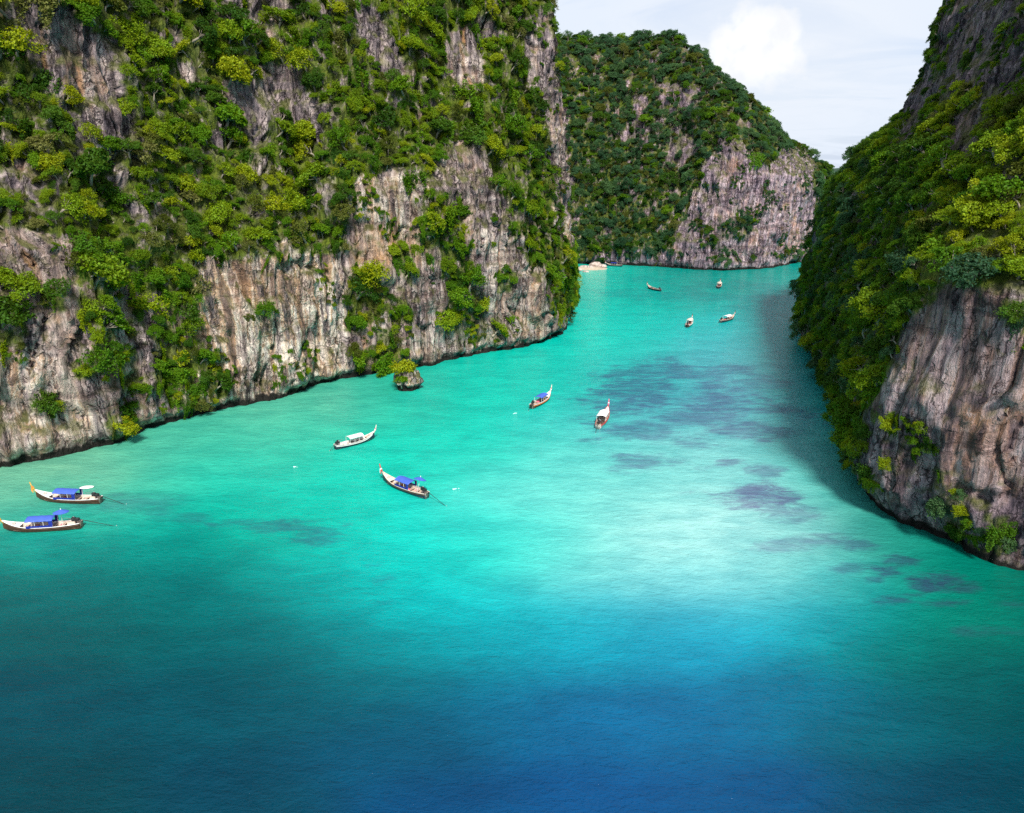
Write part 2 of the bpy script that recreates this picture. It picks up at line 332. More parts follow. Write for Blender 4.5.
# ------------------------------------------------------------------ cliffs
def catmull(P, n_per=12):
    P = np.asarray(P, float); P = np.vstack([2 * P[0] - P[1], P, 2 * P[-1] - P[-2]]); out = []
    for i in range(1, len(P) - 2):
        t = np.linspace(0, 1, n_per, endpoint=False)[:, None]
        out.append(.5 * (2 * P[i] + (P[i + 1] - P[i - 1]) * t + (2 * P[i - 1] - 5 * P[i] + 4 * P[i + 1] - P[i + 2]) * t ** 2 + (3 * P[i] - P[i - 1] - 3 * P[i + 1] + P[i + 2]) * t ** 3))
    out.append(P[-2][None]); return np.vstack(out)

def loft(cols, ds, nr, amp, seed, flip):
    """cols: (base xy, inward direction xy, [(offset, z), ...]) from one end of the shore to the other"""
    ctrl = []
    for (b, d, prof) in cols:
        d = np.array(d, float); d /= np.linalg.norm(d)
        pr = np.array(prof, float); L = np.r_[0, np.cumsum(np.hypot(*np.diff(pr, axis=0).T))]
        q = np.linspace(0, L[-1], nr); off = np.interp(q, L, pr[:, 0]); zz = np.interp(q, L, pr[:, 1])
        ctrl.append(np.r_[b[0], b[1], d, off, zz])
    ctrl = np.array(ctrl)
    path = catmull(ctrl[:, :2], 16)
    # the other parameters follow smoothly, in step with the path
    u = np.linspace(0, len(ctrl) - 1, len(path)); us = np.floor(u).astype(int).clip(0, len(ctrl) - 2); f = (u - us)[:, None]
    f = f * f * (3 - 2 * f); par = ctrl[us, 2:] * (1 - f) + ctrl[us + 1, 2:] * f
    s = np.r_[0, np.cumsum(np.hypot(*np.diff(path, axis=0).T))]; ns = int(s[-1] / ds); q = np.linspace(0, s[-1], ns)
    path = np.stack([np.interp(q, s, path[:, k]) for k in (0, 1)], 1)
    par = np.stack([np.interp(q, s, par[:, k]) for k in range(par.shape[1])], 1)
    d = par[:, :2]; d /= np.linalg.norm(d, axis=1, keepdims=True); off = par[:, 2:2 + nr]; zz = par[:, 2 + nr:]
    P = np.stack([path[:, None, 0] + d[:, None, 0] * off, path[:, None, 1] + d[:, None, 1] * off, zz], -1)
    du = np.gradient(P, axis=0); dv = np.gradient(P, axis=1); N = np.cross(du, dv); N /= np.linalg.norm(N, axis=2, keepdims=True) + 1e-9
    sgn = -np.sign((N[..., :2] * par[:, None, :2]).sum(-1).mean())     # normals look out over the water
    N = N * sgn
    Q = P.reshape(-1, 3); sg = np.repeat(q, nr); z = Q[:, 2]
    big = fbm(Q * (.05, .05, .035), 3, seed) * 7.0
    mid = fbm(Q * (.16, .16, .10), 3, seed + 10) * 2.6
    wob = fbm(Q * .08, 2, seed + 50) * 9
    fl = fbm(np.c_[(sg + wob) * .42, z * .035, np.full(len(sg), 3.)], 4, seed + 20, .55); fl = (np.abs(fl) * 2) ** .8 * -3.8 + .95
    crk = -1.5 * smooth(.035, .0, np.abs(fbm(np.c_[(sg + wob) * .22, z * .05, np.full(len(sg), 1.)], 3, seed + 25))) ; colm = fbm(np.c_[np.floor((sg + wob) * .45 + fbm(Q * .3, 2, seed + 77)) * 1.7, z * .02, np.zeros(len(sg))], 2, seed + 31) * 1.7
    led = fbm(np.c_[sg * .06, z * .32, np.full(len(sg), 9.)], 3, seed + 40) * 1.5
    fine = fbm(Q * (.8, .8, .22), 3, seed + 60, .6) * 1.0
    dsp = (crk + big + mid + fl + colm + led + fine) * amp
    dsp *= .35 + .65 * smooth(-.5, 5, z)
    notch = smooth(2.7, .6, z + fbm(Q * (.12, .12, .2), 3, seed + 70) * 3.2) * np.clip(1.1 + fbm(Q * (.11, .11, 0), 4, seed + 80, .65) * 6.0, .1, 4)
    base_low = fbm(Q * (.06, .06, 0), 3, seed + 90) * 1.0 * smooth(9, 0, z)
    Nn = N.reshape(-1, 3).copy(); hz = Nn.copy(); hz[:, 2] *= .35
    Q = Q + hz * (dsp + base_low)[:, None]
    D3 = np.repeat(np.c_[d, np.zeros(len(d))], nr, 0); Q = Q + D3 * notch[:, None]
    Q[:, 2] = np.where(z < -.5, z, Q[:, 2])
    i = np.arange(ns - 1)[:, None] * nr + np.arange(nr - 1)[None, :]
    fc = np.stack([i, i + nr, i + nr + 1, i + 1], -1).reshape(-1, 4)
    if sgn < 0: fc = fc[:, ::-1]
    return Q, fc

def soft_mask(x, y, shapes, jit):
    """the strongest (value) of the shapes that hold each point, with ragged edges"""
    r = np.zeros(len(x))
    for poly, v in shapes: r = np.where(inpoly(x + jit[0], y + jit[1], poly), v, r)
    return r

def build_cliff(name, cols, ds, nr, amp, seed, flip, mat, pale, rust, label, cat, vshapes, vdef):
    Q, fc = loft(cols, ds, nr, amp, seed, flip)
    me = new_mesh(name, Q, fc, [mat], False)
    x, y, dp = project(Q); ok = Q[:, 1] > 20
    j = (fbm(Q * .25, 3, 5) * 26, fbm(Q * .2, 3, 6) * 26)
    fattr(me, 'pale', soft_mask(x, y, pale, j) * ok); fattr(me, 'rust', soft_mask(x, y, rust, (j[0] * .4, j[1] * .6)) * ok)
    vg = np.full(len(Q), vdef); vno = fbm(Q * .16, 3, 91, .6)
    for poly, v in vshapes: vg = np.where(ok & inpoly(x + j[0] * .6, y + j[1] * .6, poly), v, vg)
    fattr(me, 'veg', np.where(vg > .3, np.clip(vg * 1.15, 0, 1), 0) * smooth(.14, .02, vno - (vg - .5) * .22))
    o = tag(link(name, me), label, cat, kind='structure')
    return o, Q, fc

LOWZONE = [(-400, 232), (0, 228), (70, 236), (190, 240), (200, 255), (240, 262), (300, 254), (342, 252), (346, 205), (358, 176), (400, 165), (428, 185), (440, 165), (445, 145), (482, 138), (500, 190), (512, 235), (530, 264), (545, 272), (550, 300), (548, 318), (590, 330), (590, 520), (-400, 800)]
L_VEG = [(LOWZONE, .05),
 ([(20, 8), (70, 10), (95, 30), (122, 40), (125, 80), (128, 120), (146, 138), (125, 155), (100, 150), (85, 140), (75, 100), (45, 90), (42, 70), (20, 50)], .03),
 ([(225, 85), (260, 75), (300, 60), (302, 112), (275, 120), (262, 150), (240, 142), (228, 110)], .08), ([(212, 0), (300, -20), (300, 10), (285, 22), (240, 27), (215, 17)], .08), ([(352, 0), (378, 8), (412, 76), (388, 80), (368, 52), (355, 30)], .05),
 ([(440, 52), (452, 30), (474, 28), (484, 60), (481, 94), (460, 86), (445, 75)], .03), ([(275, 80), (300, 72), (318, 105), (327, 130), (318, 146), (292, 130)], .12), ([(526, 25), (540, 5), (552, 10), (556, 60), (566, 100), (572, 150), (580, 200), (584, 250), (560, 238), (548, 150), (540, 100), (528, 80)], .10),
 ([(445, 160), (480, 138), (488, 165), (478, 188), (462, 205), (450, 190)], .06), ([(0, 165), (20, 160), (62, 178), (58, 222), (30, 228), (0, 215)], .3),
 ([(165, 30), (178, 28), (180, 45), (168, 48)], .1), ([(318, -10), (345, -10), (338, 12), (322, 12)], .1), ([(55, 100), (70, 105), (75, 130), (60, 135)], .25),
 ([(0, 266), (26, 272), (24, 292), (0, 290)], .9), ([(40, 288), (66, 286), (64, 306), (42, 306)], .9), ([(-30, 310), (24, 308), (27, 346), (-30, 352)], .8),
 ([(72, 228), (192, 230), (200, 298), (196, 330), (178, 312), (160, 300), (142, 300), (135, 285), (112, 290), (100, 327), (75, 314), (76, 280)], .95), ([(92, 330), (112, 322), (140, 318), (152, 340), (148, 395), (132, 400), (118, 372), (95, 372)], .7),
 ([(150, 325), (178, 312), (208, 350), (205, 400), (180, 412), (160, 395), (152, 362)], .8), ([(185, 358), (215, 352), (230, 380), (226, 402), (200, 408), (186, 392)], .95), ([(104, 415), (140, 408), (138, 436), (108, 444)], .8), ([(32, 398), (60, 398), (58, 416), (36, 418)], .6), ([(76, 356), (106, 354), (106, 374), (78, 376)], .9), ([(215, 402), (232, 402), (230, 416), (217, 418)], .7),
 ([(246, 305), (272, 300), (270, 348), (256, 340)], .35), ([(340, 235), (354, 250), (390, 288), (388, 312), (366, 332), (348, 330), (342, 290)], .95), ([(385, 295), (412, 305), (412, 325), (392, 322)], .8), ([(352, 352), (400, 345), (402, 376), (356, 381)], 1.0), ([(375, 325), (400, 330), (400, 350), (380, 352)], .6),
 ([(420, 198), (460, 190), (468, 235), (476, 270), (486, 310), (497, 335), (470, 345), (448, 330), (452, 292), (440, 262), (420, 255)], .85), ([(392, 240), (412, 250), (412, 285), (398, 272)], .6), ([(455, 300), (500, 318), (498, 346), (450, 338)], .5), ([(496, 272), (514, 272), (512, 296), (500, 292)], .8),
 ([(545, 262), (582, 256), (584, 304), (562, 310), (546, 304)], .95), ([(530, 314), (600, 312), (600, 355), (530, 355)], .03)]
R_ROCK = [([(890, -40), (1080, -40), (1080, 110), (960, 105), (890, 150)], .62), ([(1100, 272), (1024, 280), (985, 288), (950, 284), (925, 304), (906, 325), (893, 360), (880, 410), (862, 450), (852, 478), (840, 530), (1100, 700)], .045),
 ([(862, 468), (890, 462), (908, 485), (905, 512), (868, 505)], .45), ([(930, 470), (945, 474), (942, 500), (926, 495)], .6), ([(880, 420), (895, 415), (897, 440), (882, 445)], .5), ([(940, 480), (965, 490), (960, 530), (940, 520)], .5), ([(985, 515), (1010, 520), (1010, 560), (985, 555)], .7), ([(1000, 300), (1030, 298), (1030, 340), (1003, 330)], .8), ([(900, 470), (925, 475), (920, 500), (903, 495)], .35),
 ([(943, 88), (938, 40), (942, -30), (1003, -30), (1004, 25), (998, 66), (985, 84), (960, 88)], .15), ([(1003, 12), (1012, -30), (1060, -30), (1060, 100), (1005, 108), (984, 96), (992, 60), (1006, 40)], .14), ([(898, 142), (904, 92), (924, 88), (930, 122), (920, 146)], .1), ([(918, 26), (932, 20), (936, 96), (916, 98)], .14), ([(948, 118), (984, 104), (984, 158), (950, 160)], .15), ([(962, 150), (988, 150), (988, 180), (965, 180)], .3),
 ([(792, 285), (800, 285), (806, 335), (796, 345)], .2)]
H_ROCK = [([(688, 215), (702, 165), (716, 142), (742, 140), (756, 160), (772, 172), (780, 150), (798, 146), (815, 160), (815, 275), (690, 275), (672, 262), (676, 235)], .10), ([(700, 228), (740, 205), (756, 225), (735, 250), (705, 252)], .32), ([(632, 92), (646, 96), (650, 132), (640, 136), (632, 118)], .04), ([(652, 78), (682, 84), (706, 88), (700, 118), (680, 112), (655, 100)], .22), ([(592, 54), (602, 54), (603, 76), (594, 76)], .0), ([(566, 52), (578, 58), (580, 80), (568, 84)], .15),
 ([(655, 135), (690, 120), (700, 150), (680, 170), (660, 160)], .4), ([(600, 250), (680, 255), (800, 250), (810, 280), (560, 280)], .3), ([(555, 95), (565, 95), (575, 190), (560, 200)], .3)]


g = lambda x, y: tuple(ground(x, y)[:2])
near_p = [(0, -3), (0, 0), (1, 20), (2, 33), (11, 47), (13, 56), (16, 70), (24, 88), (34, 125), (60, 138)]
left_p = [(0, -3), (0, 0), (.5, 18), (2, 29), (12, 44), (16, 50), (20, 66), (26, 82), (34, 120), (60, 134)]
mid_p = [(0, -3), (0, 0), (1, 20), (2, 40), (9, 51), (12, 60), (16, 80), (24, 120), (50, 134)]
far_p = [(0, -3), (0, 0), (1, 18), (3, 36), (7, 52), (10, 68), (13, 84), (18, 118), (40, 130)]
cor_p = [(0, -3), (0, 0), (.5, 20), (1.5, 40), (4, 60), (6, 76), (9, 92), (12, 116), (25, 126)]
hid_p = [(0, -3), (0, 0), (1, 20), (4, 45), (8, 75), (12, 100), (22, 116)]
LN = (-.50, .87)
b0 = Vector(g(0, 467)); b1 = Vector(g(100, 447)); dd0 = (b1 - b0).normalized()
left_cols = [(tuple(b0 - dd0 * 75 + Vector((-18, -14))), LN, near_p), (tuple(b0 - dd0 * 38 + Vector((-4, -3))), LN, near_p), (g(0, 467), LN, near_p), (g(60, 456), LN, near_p), (g(115, 445), LN, near_p), (g(165, 427), LN, near_p), (g(215, 413), LN, left_p),
             (g(270, 401), LN, left_p), (g(330, 385), LN, left_p), (g(362, 377), (-.55, .83), mid_p), (g(400, 372), (-.55, .83), mid_p), (g(440, 365), (-.6, .8), mid_p), (g(480, 357), (-.65, .75), mid_p), (g(520, 350), (-.72, .7), far_p),
             (g(546, 344), (-.82, .57), far_p), (g(562, 337), (-.93, .37), cor_p), (g(566, 326), (-.98, .2), cor_p), (g(564, 310), (-1, .1), cor_p), (g(562, 296), (-1, 0), hid_p), (g(559, 284), (-1, -.05), hid_p), (g(555, 273), (-1, -.1), hid_p), (g(545, 262), (-.95, .3), hid_p)]
L_PALE = [(LOWZONE, .18), ([(188, 245), (345, 245), (348, 395), (250, 410), (190, 400)], .95), ([(0, 360), (70, 355), (100, 460), (0, 475)], .6), ([(355, 170), (432, 180), (432, 262), (355, 262)], .72), ([(340, 250), (390, 250), (400, 330), (345, 330)], .35),
          ([(480, 225), (575, 280), (580, 345), (400, 375), (400, 340), (500, 330)], .45), ([(548, 95), (580, 140), (580, 240), (552, 230)], .6), ([(20, 10), (130, 10), (130, 90), (20, 90)], .15), ([(440, 50), (485, 50), (485, 95), (440, 95)], .5), ([(100, 420), (350, 380), (350, 410), (100, 455)], .5)]
L_RUST = [(LOWZONE, .16), ([(40, 18), (50, 18), (50, 66), (42, 66)], .95), ([(60, 20), (110, 20), (105, 95), (62, 95)], .25), ([(462, 25), (472, 25), (474, 88), (463, 88)], .9), ([(195, 260), (212, 260), (210, 335), (196, 340)], .75), ([(228, 258), (262, 258), (300, 262), (300, 330), (240, 330)], .40),
          ([(355, 230), (425, 225), (425, 258), (355, 262)], .45), ([(352, 332), (366, 332), (366, 352), (352, 352)], .7), ([(490, 270), (575, 290), (560, 330), (500, 340)], .30), ([(22, 250), (38, 252), (42, 300), (26, 290)], .6), ([(138, 0), (148, 0), (148, 22), (138, 22)], .8), ([(345, 350), (440, 350), (440, 372), (345, 380)], .3)]
left_cliff = build_cliff('cliff', left_cols, .55, 260, 1.0, 11, True, ROCK, L_PALE, L_RUST, 'towering limestone cliff with cream streaked walls and green ledges, lit by the sun', 'cliff', L_VEG, .86)

r1_p = [(.6, -3), (.6, 0), (-.9, 5), (-.8, 16), (.4, 33), (8, 42), (15, 53), (18, 66), (26, 86), (45, 100)]
r2_p = [(.6, -3), (.6, 0), (-.7, 5), (.2, 12), (2, 25), (8, 38), (15, 50), (20, 64), (26, 84), (45, 98)]
r3_p = [(0, -3), (0, 0), (.5, 10), (2, 22), (6, 38), (12, 53), (17, 66), (23, 82), (40, 100)]
r4_p = [(0, -3), (0, 0), (.5, 12), (2, 25), (6, 38), (11, 51), (16, 63), (18, 80), (45, 98)]
r5_p = [(0, -3), (0, 0), (.5, 14), (1.5, 26), (4, 35), (9, 43), (15, 50), (21, 58), (27, 72), (45, 86)]
r6_p = [(0, -3), (0, 0), (1, 14), (3, 26), (8, 36), (18, 43), (30, 50), (50, 60)]
RN = (.96, .28)
e1 = Vector(g(950, 551)); e2 = Vector(g(1024, 576)); de = (e2 - e1).normalized()
right_cols = [(tuple(e2 + de * 75 + Vector((22, 0))), RN, r1_p), (tuple(e2 + de * 35 + Vector((6, 0))), RN, r1_p), (g(1024, 576), RN, r1_p), (g(985, 563), RN, r1_p), (g(950, 551), RN, r1_p), (g(905, 531), (.96, .2), r1_p), (g(872, 511), (.97, .1), r1_p), (g(855, 488), (.98, 0), r2_p),
              (g(851, 462), (.98, -.1), r2_p), (g(838, 430), (.97, -.2), r3_p), (g(822, 395), (.97, -.22), r3_p), (g(810, 360), (.97, -.22), r4_p), (g(799, 335), (.95, -.3), r5_p), (g(798, 318), (.85, -.5), r5_p), (g(815, 305), (.7, -.7), r6_p), (g(850, 294), (.5, -.85), r6_p), (g(930, 288), (.4, -.9), r6_p)]
R_PALE = [([(905, 300), (1024, 230), (1100, 440), (960, 510), (900, 470), (885, 400)], .62), ([(855, 470), (1024, 540), (1024, 575), (870, 510)], .15)]
R_RUST = [([(905, 300), (1024, 230), (1100, 470), (960, 510), (890, 440)], .08), ([(930, 120), (970, 80), (990, 120), (950, 150)], .3), ([(960, 420), (1010, 420), (1010, 470), (960, 470)], .35)]
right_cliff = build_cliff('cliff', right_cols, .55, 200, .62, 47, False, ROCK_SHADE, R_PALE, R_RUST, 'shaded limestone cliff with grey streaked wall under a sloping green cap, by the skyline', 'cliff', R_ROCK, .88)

BN = (0, 1)
hb1 = [(0, -3), (0, 0), (2, 8), (9, 28), (20, 52), (33, 76), (48, 96), (62, 106), (95, 100)]
hb2 = [(0, -3), (0, 0), (1, 6), (6, 26), (14, 42), (22, 58), (30, 76), (46, 96), (60, 105), (95, 98)]
hb3 = [(0, -3), (0, 0), (1, 20), (5, 42), (12, 54), (28, 76), (44, 92), (54, 96), (85, 88)]
hb4 = [(0, -3), (0, 0), (1, 30), (3, 50), (10, 58), (22, 74), (32, 80), (60, 76)]
hb5 = [(0, -3), (0, 0), (1, 26), (3, 45), (9, 53), (20, 62), (30, 65), (50, 60)]
hb6 = [(0, -3), (0, 0), (1, 24), (3, 38), (9, 45), (20, 53), (34, 55), (50, 50)]
hb7 = [(0, -3), (0, 0), (1, 16), (5, 26), (12, 32), (30, 37), (45, 34)]
hill_cols = [(g(470, 263), BN, hb1), (g(520, 264), BN, hb1), (g(560, 264), BN, hb1), (g(600, 264), BN, hb1), (g(640, 266), BN, hb2), (g(680, 268.5), BN, hb2), (g(705, 270), BN, hb3), (g(735, 270.5), BN, hb4), (g(772, 268), BN, hb5), (g(800, 263), (-.2, 1), hb6), (g(815, 259), (-.4, 1), hb6), (g(850, 257), (-.2, 1), hb7), (g(900, 257), BN, hb7)]
H_PALE = [([(690, 190), (815, 150), (815, 265), (720, 268)], .32), ([(595, 55), (602, 55), (602, 75), (595, 75)], .8)]
back_hill = build_cliff('hill', hill_cols, .9, 150, .85, 83, True, ROCK_FAR, H_PALE, [([(780, 225), (812, 225), (812, 250), (780, 250)], .3)], 'domed forested hill with a bare violet grey rock face closing the lagoon', 'hill', H_ROCK, .84)
# a low island far out at sea, seen in the gap
fx = np.linspace(-260, 900, 60); fy = np.linspace(-220, 220, 20); FX, FY = np.meshgrid(fx, fy)
FZ = 46 * np.exp(-((FX - 120) / 330) ** 2) * np.exp(-(FY / 110) ** 2) - 6 + fbm(np.c_[FX.ravel() * .012, FY.ravel() * .012, np.zeros(FX.size)], 4, 3).reshape(FX.shape) * 14
fi = np.arange(19)[:, None] * 60 + np.arange(59)[None, :]
fm = new_mesh('hill', np.stack([FX + 1010, FY + 2500, FZ], -1).reshape(-1, 3), np.stack([fi, fi + 1, fi + 61, fi + 60], -1).reshape(-1, 4), [pmat('distant_forest', (.05, .085, .06), .9, .1, .35, .02)], True)
tag(link('hill', fm), 'low distant island just visible in the gap beyond the far hill', 'island', kind='structure')

ALLV = np.vstack([left_cliff[1], right_cliff[1], back_hill[1]])
ofs = np.cumsum([0, len(left_cliff[1]), len(right_cliff[1])])
ALLF = np.vstack([left_cliff[2] + ofs[0], right_cliff[2] + ofs[1], back_hill[2] + ofs[2]])
BVH = BVHTree.FromPolygons([tuple(v) for v in ALLV.tolist()], [tuple(f) for f in ALLF.tolist()])

# ------------------------------------------------------------------ trees
def make_crown(seed, nl, ragged, flat, mat, name):
    """leaf clumps spread over several overlapping boughs"""
    rg = np.random.default_rng(seed)
    nb = int(rg.integers(17, 27)); cen, rad = [], []
    for k in range(nb):
        a = rg.uniform(0, 2 * math.pi); r = math.sqrt(rg.uniform(0, 1)) * .72; z = (.62 - .75 * r * r + rg.uniform(-.22, .18)) * flat
        cen.append((r * math.cos(a), r * math.sin(a), z)); q = rg.uniform(.14, .36); rad.append((q, q, q * rg.uniform(.5, .75)))
    cen, rad = np.array(cen), np.array(rad)
    w = rad[:, 0] ** 2; b = rg.choice(nb, nl, p=w / w.sum())
    d = rg.normal(size=(nl, 3)); d[:, 2] = d[:, 2] * .8 + .28; d /= np.linalg.norm(d, axis=1, keepdims=True)
    rr = np.where(rg.random(nl) < .22, rg.uniform(.4, .95, nl), rg.normal(1.0, .10 + ragged, nl))
    c = cen[b] + d * rad[b] * rr[:, None]
    c += np.stack([fbm(c * 2.6 + seed, 3, seed + q, .6) for q in (0, 1, 2)], 1) * (.55, .55, .40)      # boughs bend and straggle
    nrm = d * .50 + rg.normal(size=(nl, 3)) * .50; nrm[:, 2] += .30; nrm /= np.linalg.norm(nrm, axis=1, keepdims=True)
    t = np.cross(nrm, rg.normal(size=(nl, 3))); t /= np.linalg.norm(t, axis=1, keepdims=True); bt = np.cross(nrm, t)
    L = rg.uniform(.040, .078, nl)[:, None]; Wd = L * rg.uniform(.42, .7, nl)[:, None]
    dr = nrm * L * .25
    V = np.stack([c - t * L - dr, c + bt * Wd, c + t * L - dr, c - bt * Wd], 1).reshape(-1, 3)
    me = new_mesh(name, V, np.arange(nl * 4).reshape(-1, 4), [mat])
    tint = np.repeat(np.clip(rg.normal(.5, .2, nl) + rg.normal(0, .13, nb)[b], 0, 1), 4)
    fattr(me, 'tint', tint); return me, cen
def make_creeper(seed, nl, mat, name):
    """leafy mat that hangs against the wall: x along the wall, y up, z out from the rock"""
    rg = np.random.default_rng(seed); ns_ = 16; sx = rg.uniform(-.75, .75, ns_); ln = rg.uniform(.5, 1.5, ns_); top = rg.uniform(.0, .5, ns_) - np.abs(sx) * .3
    b = rg.choice(ns_, nl, p=ln / ln.sum()); t = rg.random(nl) ** 1.2
    c = np.stack([sx[b] + rg.normal(0, .10, nl) * (1.1 - t * .6), top[b] - t * ln[b], np.abs(rg.normal(.10, .10, nl)) * (1.25 - t * .8)], 1)
    c += np.stack([fbm(c * 2.2 + seed, 3, seed + q, .6) for q in (0, 1, 2)], 1) * (.5, .35, .25)
    nrm = rg.normal(size=(nl, 3)) * .5 + (0, .45, .6); nrm /= np.linalg.norm(nrm, axis=1, keepdims=True)
    u = np.cross(nrm, rg.normal(size=(nl, 3))); u /= np.linalg.norm(u, axis=1, keepdims=True); bt = np.cross(nrm, u)
    L = rg.uniform(.035, .07, nl)[:, None]; Wd = L * .6
    V = np.stack([c - u * L, c + bt * Wd, c + u * L, c - bt * Wd], 1).reshape(-1, 3)
    me = new_mesh(name, V, np.arange(nl * 4).reshape(-1, 4), [mat]); fattr(me, 'tint', np.repeat(np.clip(rg.normal(.5, .22, nl) + rg.normal(0, .12, ns_)[b], 0, 1), 4)); return me
def tube(pts, rads, k=6):
    V, Fc = [], []; pts = [Vector(p) for p in pts]
    for i, p in enumerate(pts):
        t = (pts[min(i + 1, len(pts) - 1)] - pts[max(i - 1, 0)]).normalized(); a = t.orthogonal().normalized(); b = t.cross(a)
        for j in range(k):
            an = 2 * math.pi * j / k; V.append(p + (a * math.cos(an) + b * math.sin(an)) * rads[i])
    for i in range(len(pts) - 1):
        for j in range(k): Fc.append((i * k + j, i * k + (j + 1) % k, (i + 1) * k + (j + 1) % k, (i + 1) * k + j))
    Fc.append(tuple(range(k))[::-1]); Fc.append(tuple(range((len(pts) - 1) * k, len(pts) * k))); return V, Fc
def merge(parts):
    V, Fc = [], []
    for v, f in parts: o = len(V); V += [tuple(p) for p in v]; Fc += [tuple(i + o for i in q) for q in f]
    return V, Fc
def make_trunk(seed, cen, lift):
    rg = random.Random(seed); bend = Vector((rg.uniform(-.12, .12), rg.uniform(-.12, .12), 0)); top = Vector((0, 0, lift - .05))
    parts = [tube([(0, 0, -.35), Vector((0, 0, lift * .4)) + bend, top], [.085, .065, .045], 7)]
    for c in list(cen)[:7]:
        e = Vector(c) * .9 + Vector((0, 0, lift)); s = Vector((0, 0, lift * rg.uniform(.45, .8))) + bend * .6
        parts.append(tube([s, s.lerp(e, .55) + Vector((0, 0, -.06)), e], [.035, .024, .010], 5))
    return new_mesh('trunk', *merge(parts), [BARK], True)
LIFT = .62
PROTO = []        # (crown mesh, trunk mesh) for hue * 3 + shape
for hue in range(5):
    for sh in range(3):
        nl, rag, fl = ((3300, .07, .85), (1500, .16, 1.1), (2600, .12, .60))[sh]
        cm, cen = make_crown(100 + hue * 7 + sh, nl, rag, fl, LEAF[hue], 'crown')
        co_ = np.empty(len(cm.vertices) * 3, np.float32); cm.vertices.foreach_get('co', co_); co_ = co_.reshape(-1, 3); co_[:, 2] += LIFT - .12
        cm.vertices.foreach_set('co', co_.ravel()); cm.update()
        PROTO.append((cm, make_trunk(hue * 5 + sh, cen, LIFT)))

rng = np.random.default_rng(4)
def scatter(cliff, shapes, default, r_lo, r_hi, tries, hue_fn, zmin, region):
    o, Q, fc = cliff
    tri = Q[fc]; cen = tri.mean(1); nrm = np.cross(tri[:, 2] - tri[:, 0], tri[:, 3] - tri[:, 1]); ar = np.linalg.norm(nrm, axis=1) * .5; nrm /= (ar[:, None] * 2 + 1e-9)
    w = ar * (cen[:, 2] > zmin); pick = rng.choice(len(fc), tries, p=w / w.sum())
    u, v = rng.random((2, tries)); P = (tri[pick, 0] * ((1 - u) * (1 - v))[:, None] + tri[pick, 1] * (u * (1 - v))[:, None] + tri[pick, 2] * (u * v)[:, None] + tri[pick, 3] * ((1 - u) * v)[:, None]); N = nrm[pick]
    x, y, dp = project(P)
    jn = (fbm(P * .3, 3, 71) * 16, fbm(P * .3, 3, 72) * 16)
    inview = (P[:, 1] > 25)
    den = np.full(tries, default); xx, yy = x + jn[0], y + jn[1]
    for poly, val in shapes: den = np.where(inview & inpoly(xx, yy, poly), val, den)
    rk = fbm(P * .16, 3, 91, .6); uq = np.empty(tries); uq[np.argsort(rk)] = np.linspace(0, 1, tries)
    sparse = den < .2
    rad = (r_lo + (r_hi - r_lo) * rng.random(tries) ** 1.35) * np.where(rng.random(tries) < .25, .65, 1.0); rad = np.where((region == 'left') & (x > 532), rad * .68, rad); rad = np.where(sparse, rng.uniform(.35, .95, tries), rad); rad = np.where((den >= .2) & (den < .75), rad * .68, rad)
    keep = uq < np.where(sparse, den * 1.6, den)
    out, grid, cs = [], {}, r_hi * 1.4
    for k in np.nonzero(keep)[0]:
        p = P[k]; c0 = tuple(np.floor(p / cs).astype(int)); ok = True
        for a in (-1, 0, 1):
            for b in (-1, 0, 1):
                for c in (-1, 0, 1):
                    for (q, rq) in grid.get((c0[0] + a, c0[1] + b, c0[2] + c), ()):
                        if (q[0] - p[0]) ** 2 + (q[1] - p[1]) ** 2 + (q[2] - p[2]) ** 2 < (.46 * (rad[k] + rq)) ** 2: ok = False; break
                    if not ok: break
                if not ok: break
            if not ok: break
        if not ok: continue
        grid.setdefault(c0, []).append((p, rad[k]))
        up = Vector((0, 0, 1)) * .85 + Vector(N[k]) * .75
        out.append(dict(p=Vector(p), n=Vector(N[k]), up=up.normalized(), r=float(rad[k]), x=float(x[k]), y=float(y[k]), d=float(dp[k]), hue=hue_fn(x[k], y[k], rad[k]), region=region, creep=bool(N[k][2] < .45 and rng.random() < .42), lean=Vector(rng.normal(0, .16, 3))))
    return out
def hue_left(x, y, r):
    t = rng.random()
    if x > 500: return 1 if t < .5 else (0 if t < .72 else (2 if t < .9 else 3))
    if y > 230: return 0 if t < .30 else (1 if t < .72 else (2 if t < .86 else 3))
    return 0 if t < .42 else (1 if t < .75 else (2 if t < .90 else 3))
def hue_right(x, y, r):
    t = rng.random()
    if 930 < x and 80 < y < 260: return 0 if t < .65 else (1 if t < .85 else 3)
    if x < 860 and y < 330: return 2 if t < .45 else (4 if t < .70 else (1 if t < .92 else 0))
    return 1 if t < .34 else (0 if t < .56 else (2 if t < .86 else 4))
def hue_hill(x, y, r):
    t = rng.random()
    return 4 if t < .66 else (2 if t < .82 else (1 if t < .90 else 3))  # mostly the bluish leaves that carry the painted haze
trees = scatter(left_cliff, L_VEG, .86, 1.0, 4.0, 70000, hue_left, 2.2, 'left') + scatter(right_cliff, R_ROCK, .80, .8, 3.1, 60000, hue_right, 2.2, 'right') + scatter(back_hill, H_ROCK, .84, 1.3, 4.2, 50000, hue_hill, 3.0, 'far')
camP = Vector((0, 0, H))
def seen(t):
    if not (-12 < t['x'] < 1036 and -12 < t['y'] < 813) or t['p'].y < 20: return False
    q = t['p'] + t['up'] * t['r'] * .8 + t['n'] * .4; d = camP - q; L = d.length
    return BVH.ray_cast(q, d / L, L - .5)[0] is None
for t in trees: t['vis'] = (not t['creep']) and seen(t); t['px'] = t['r'] * F / t['d']
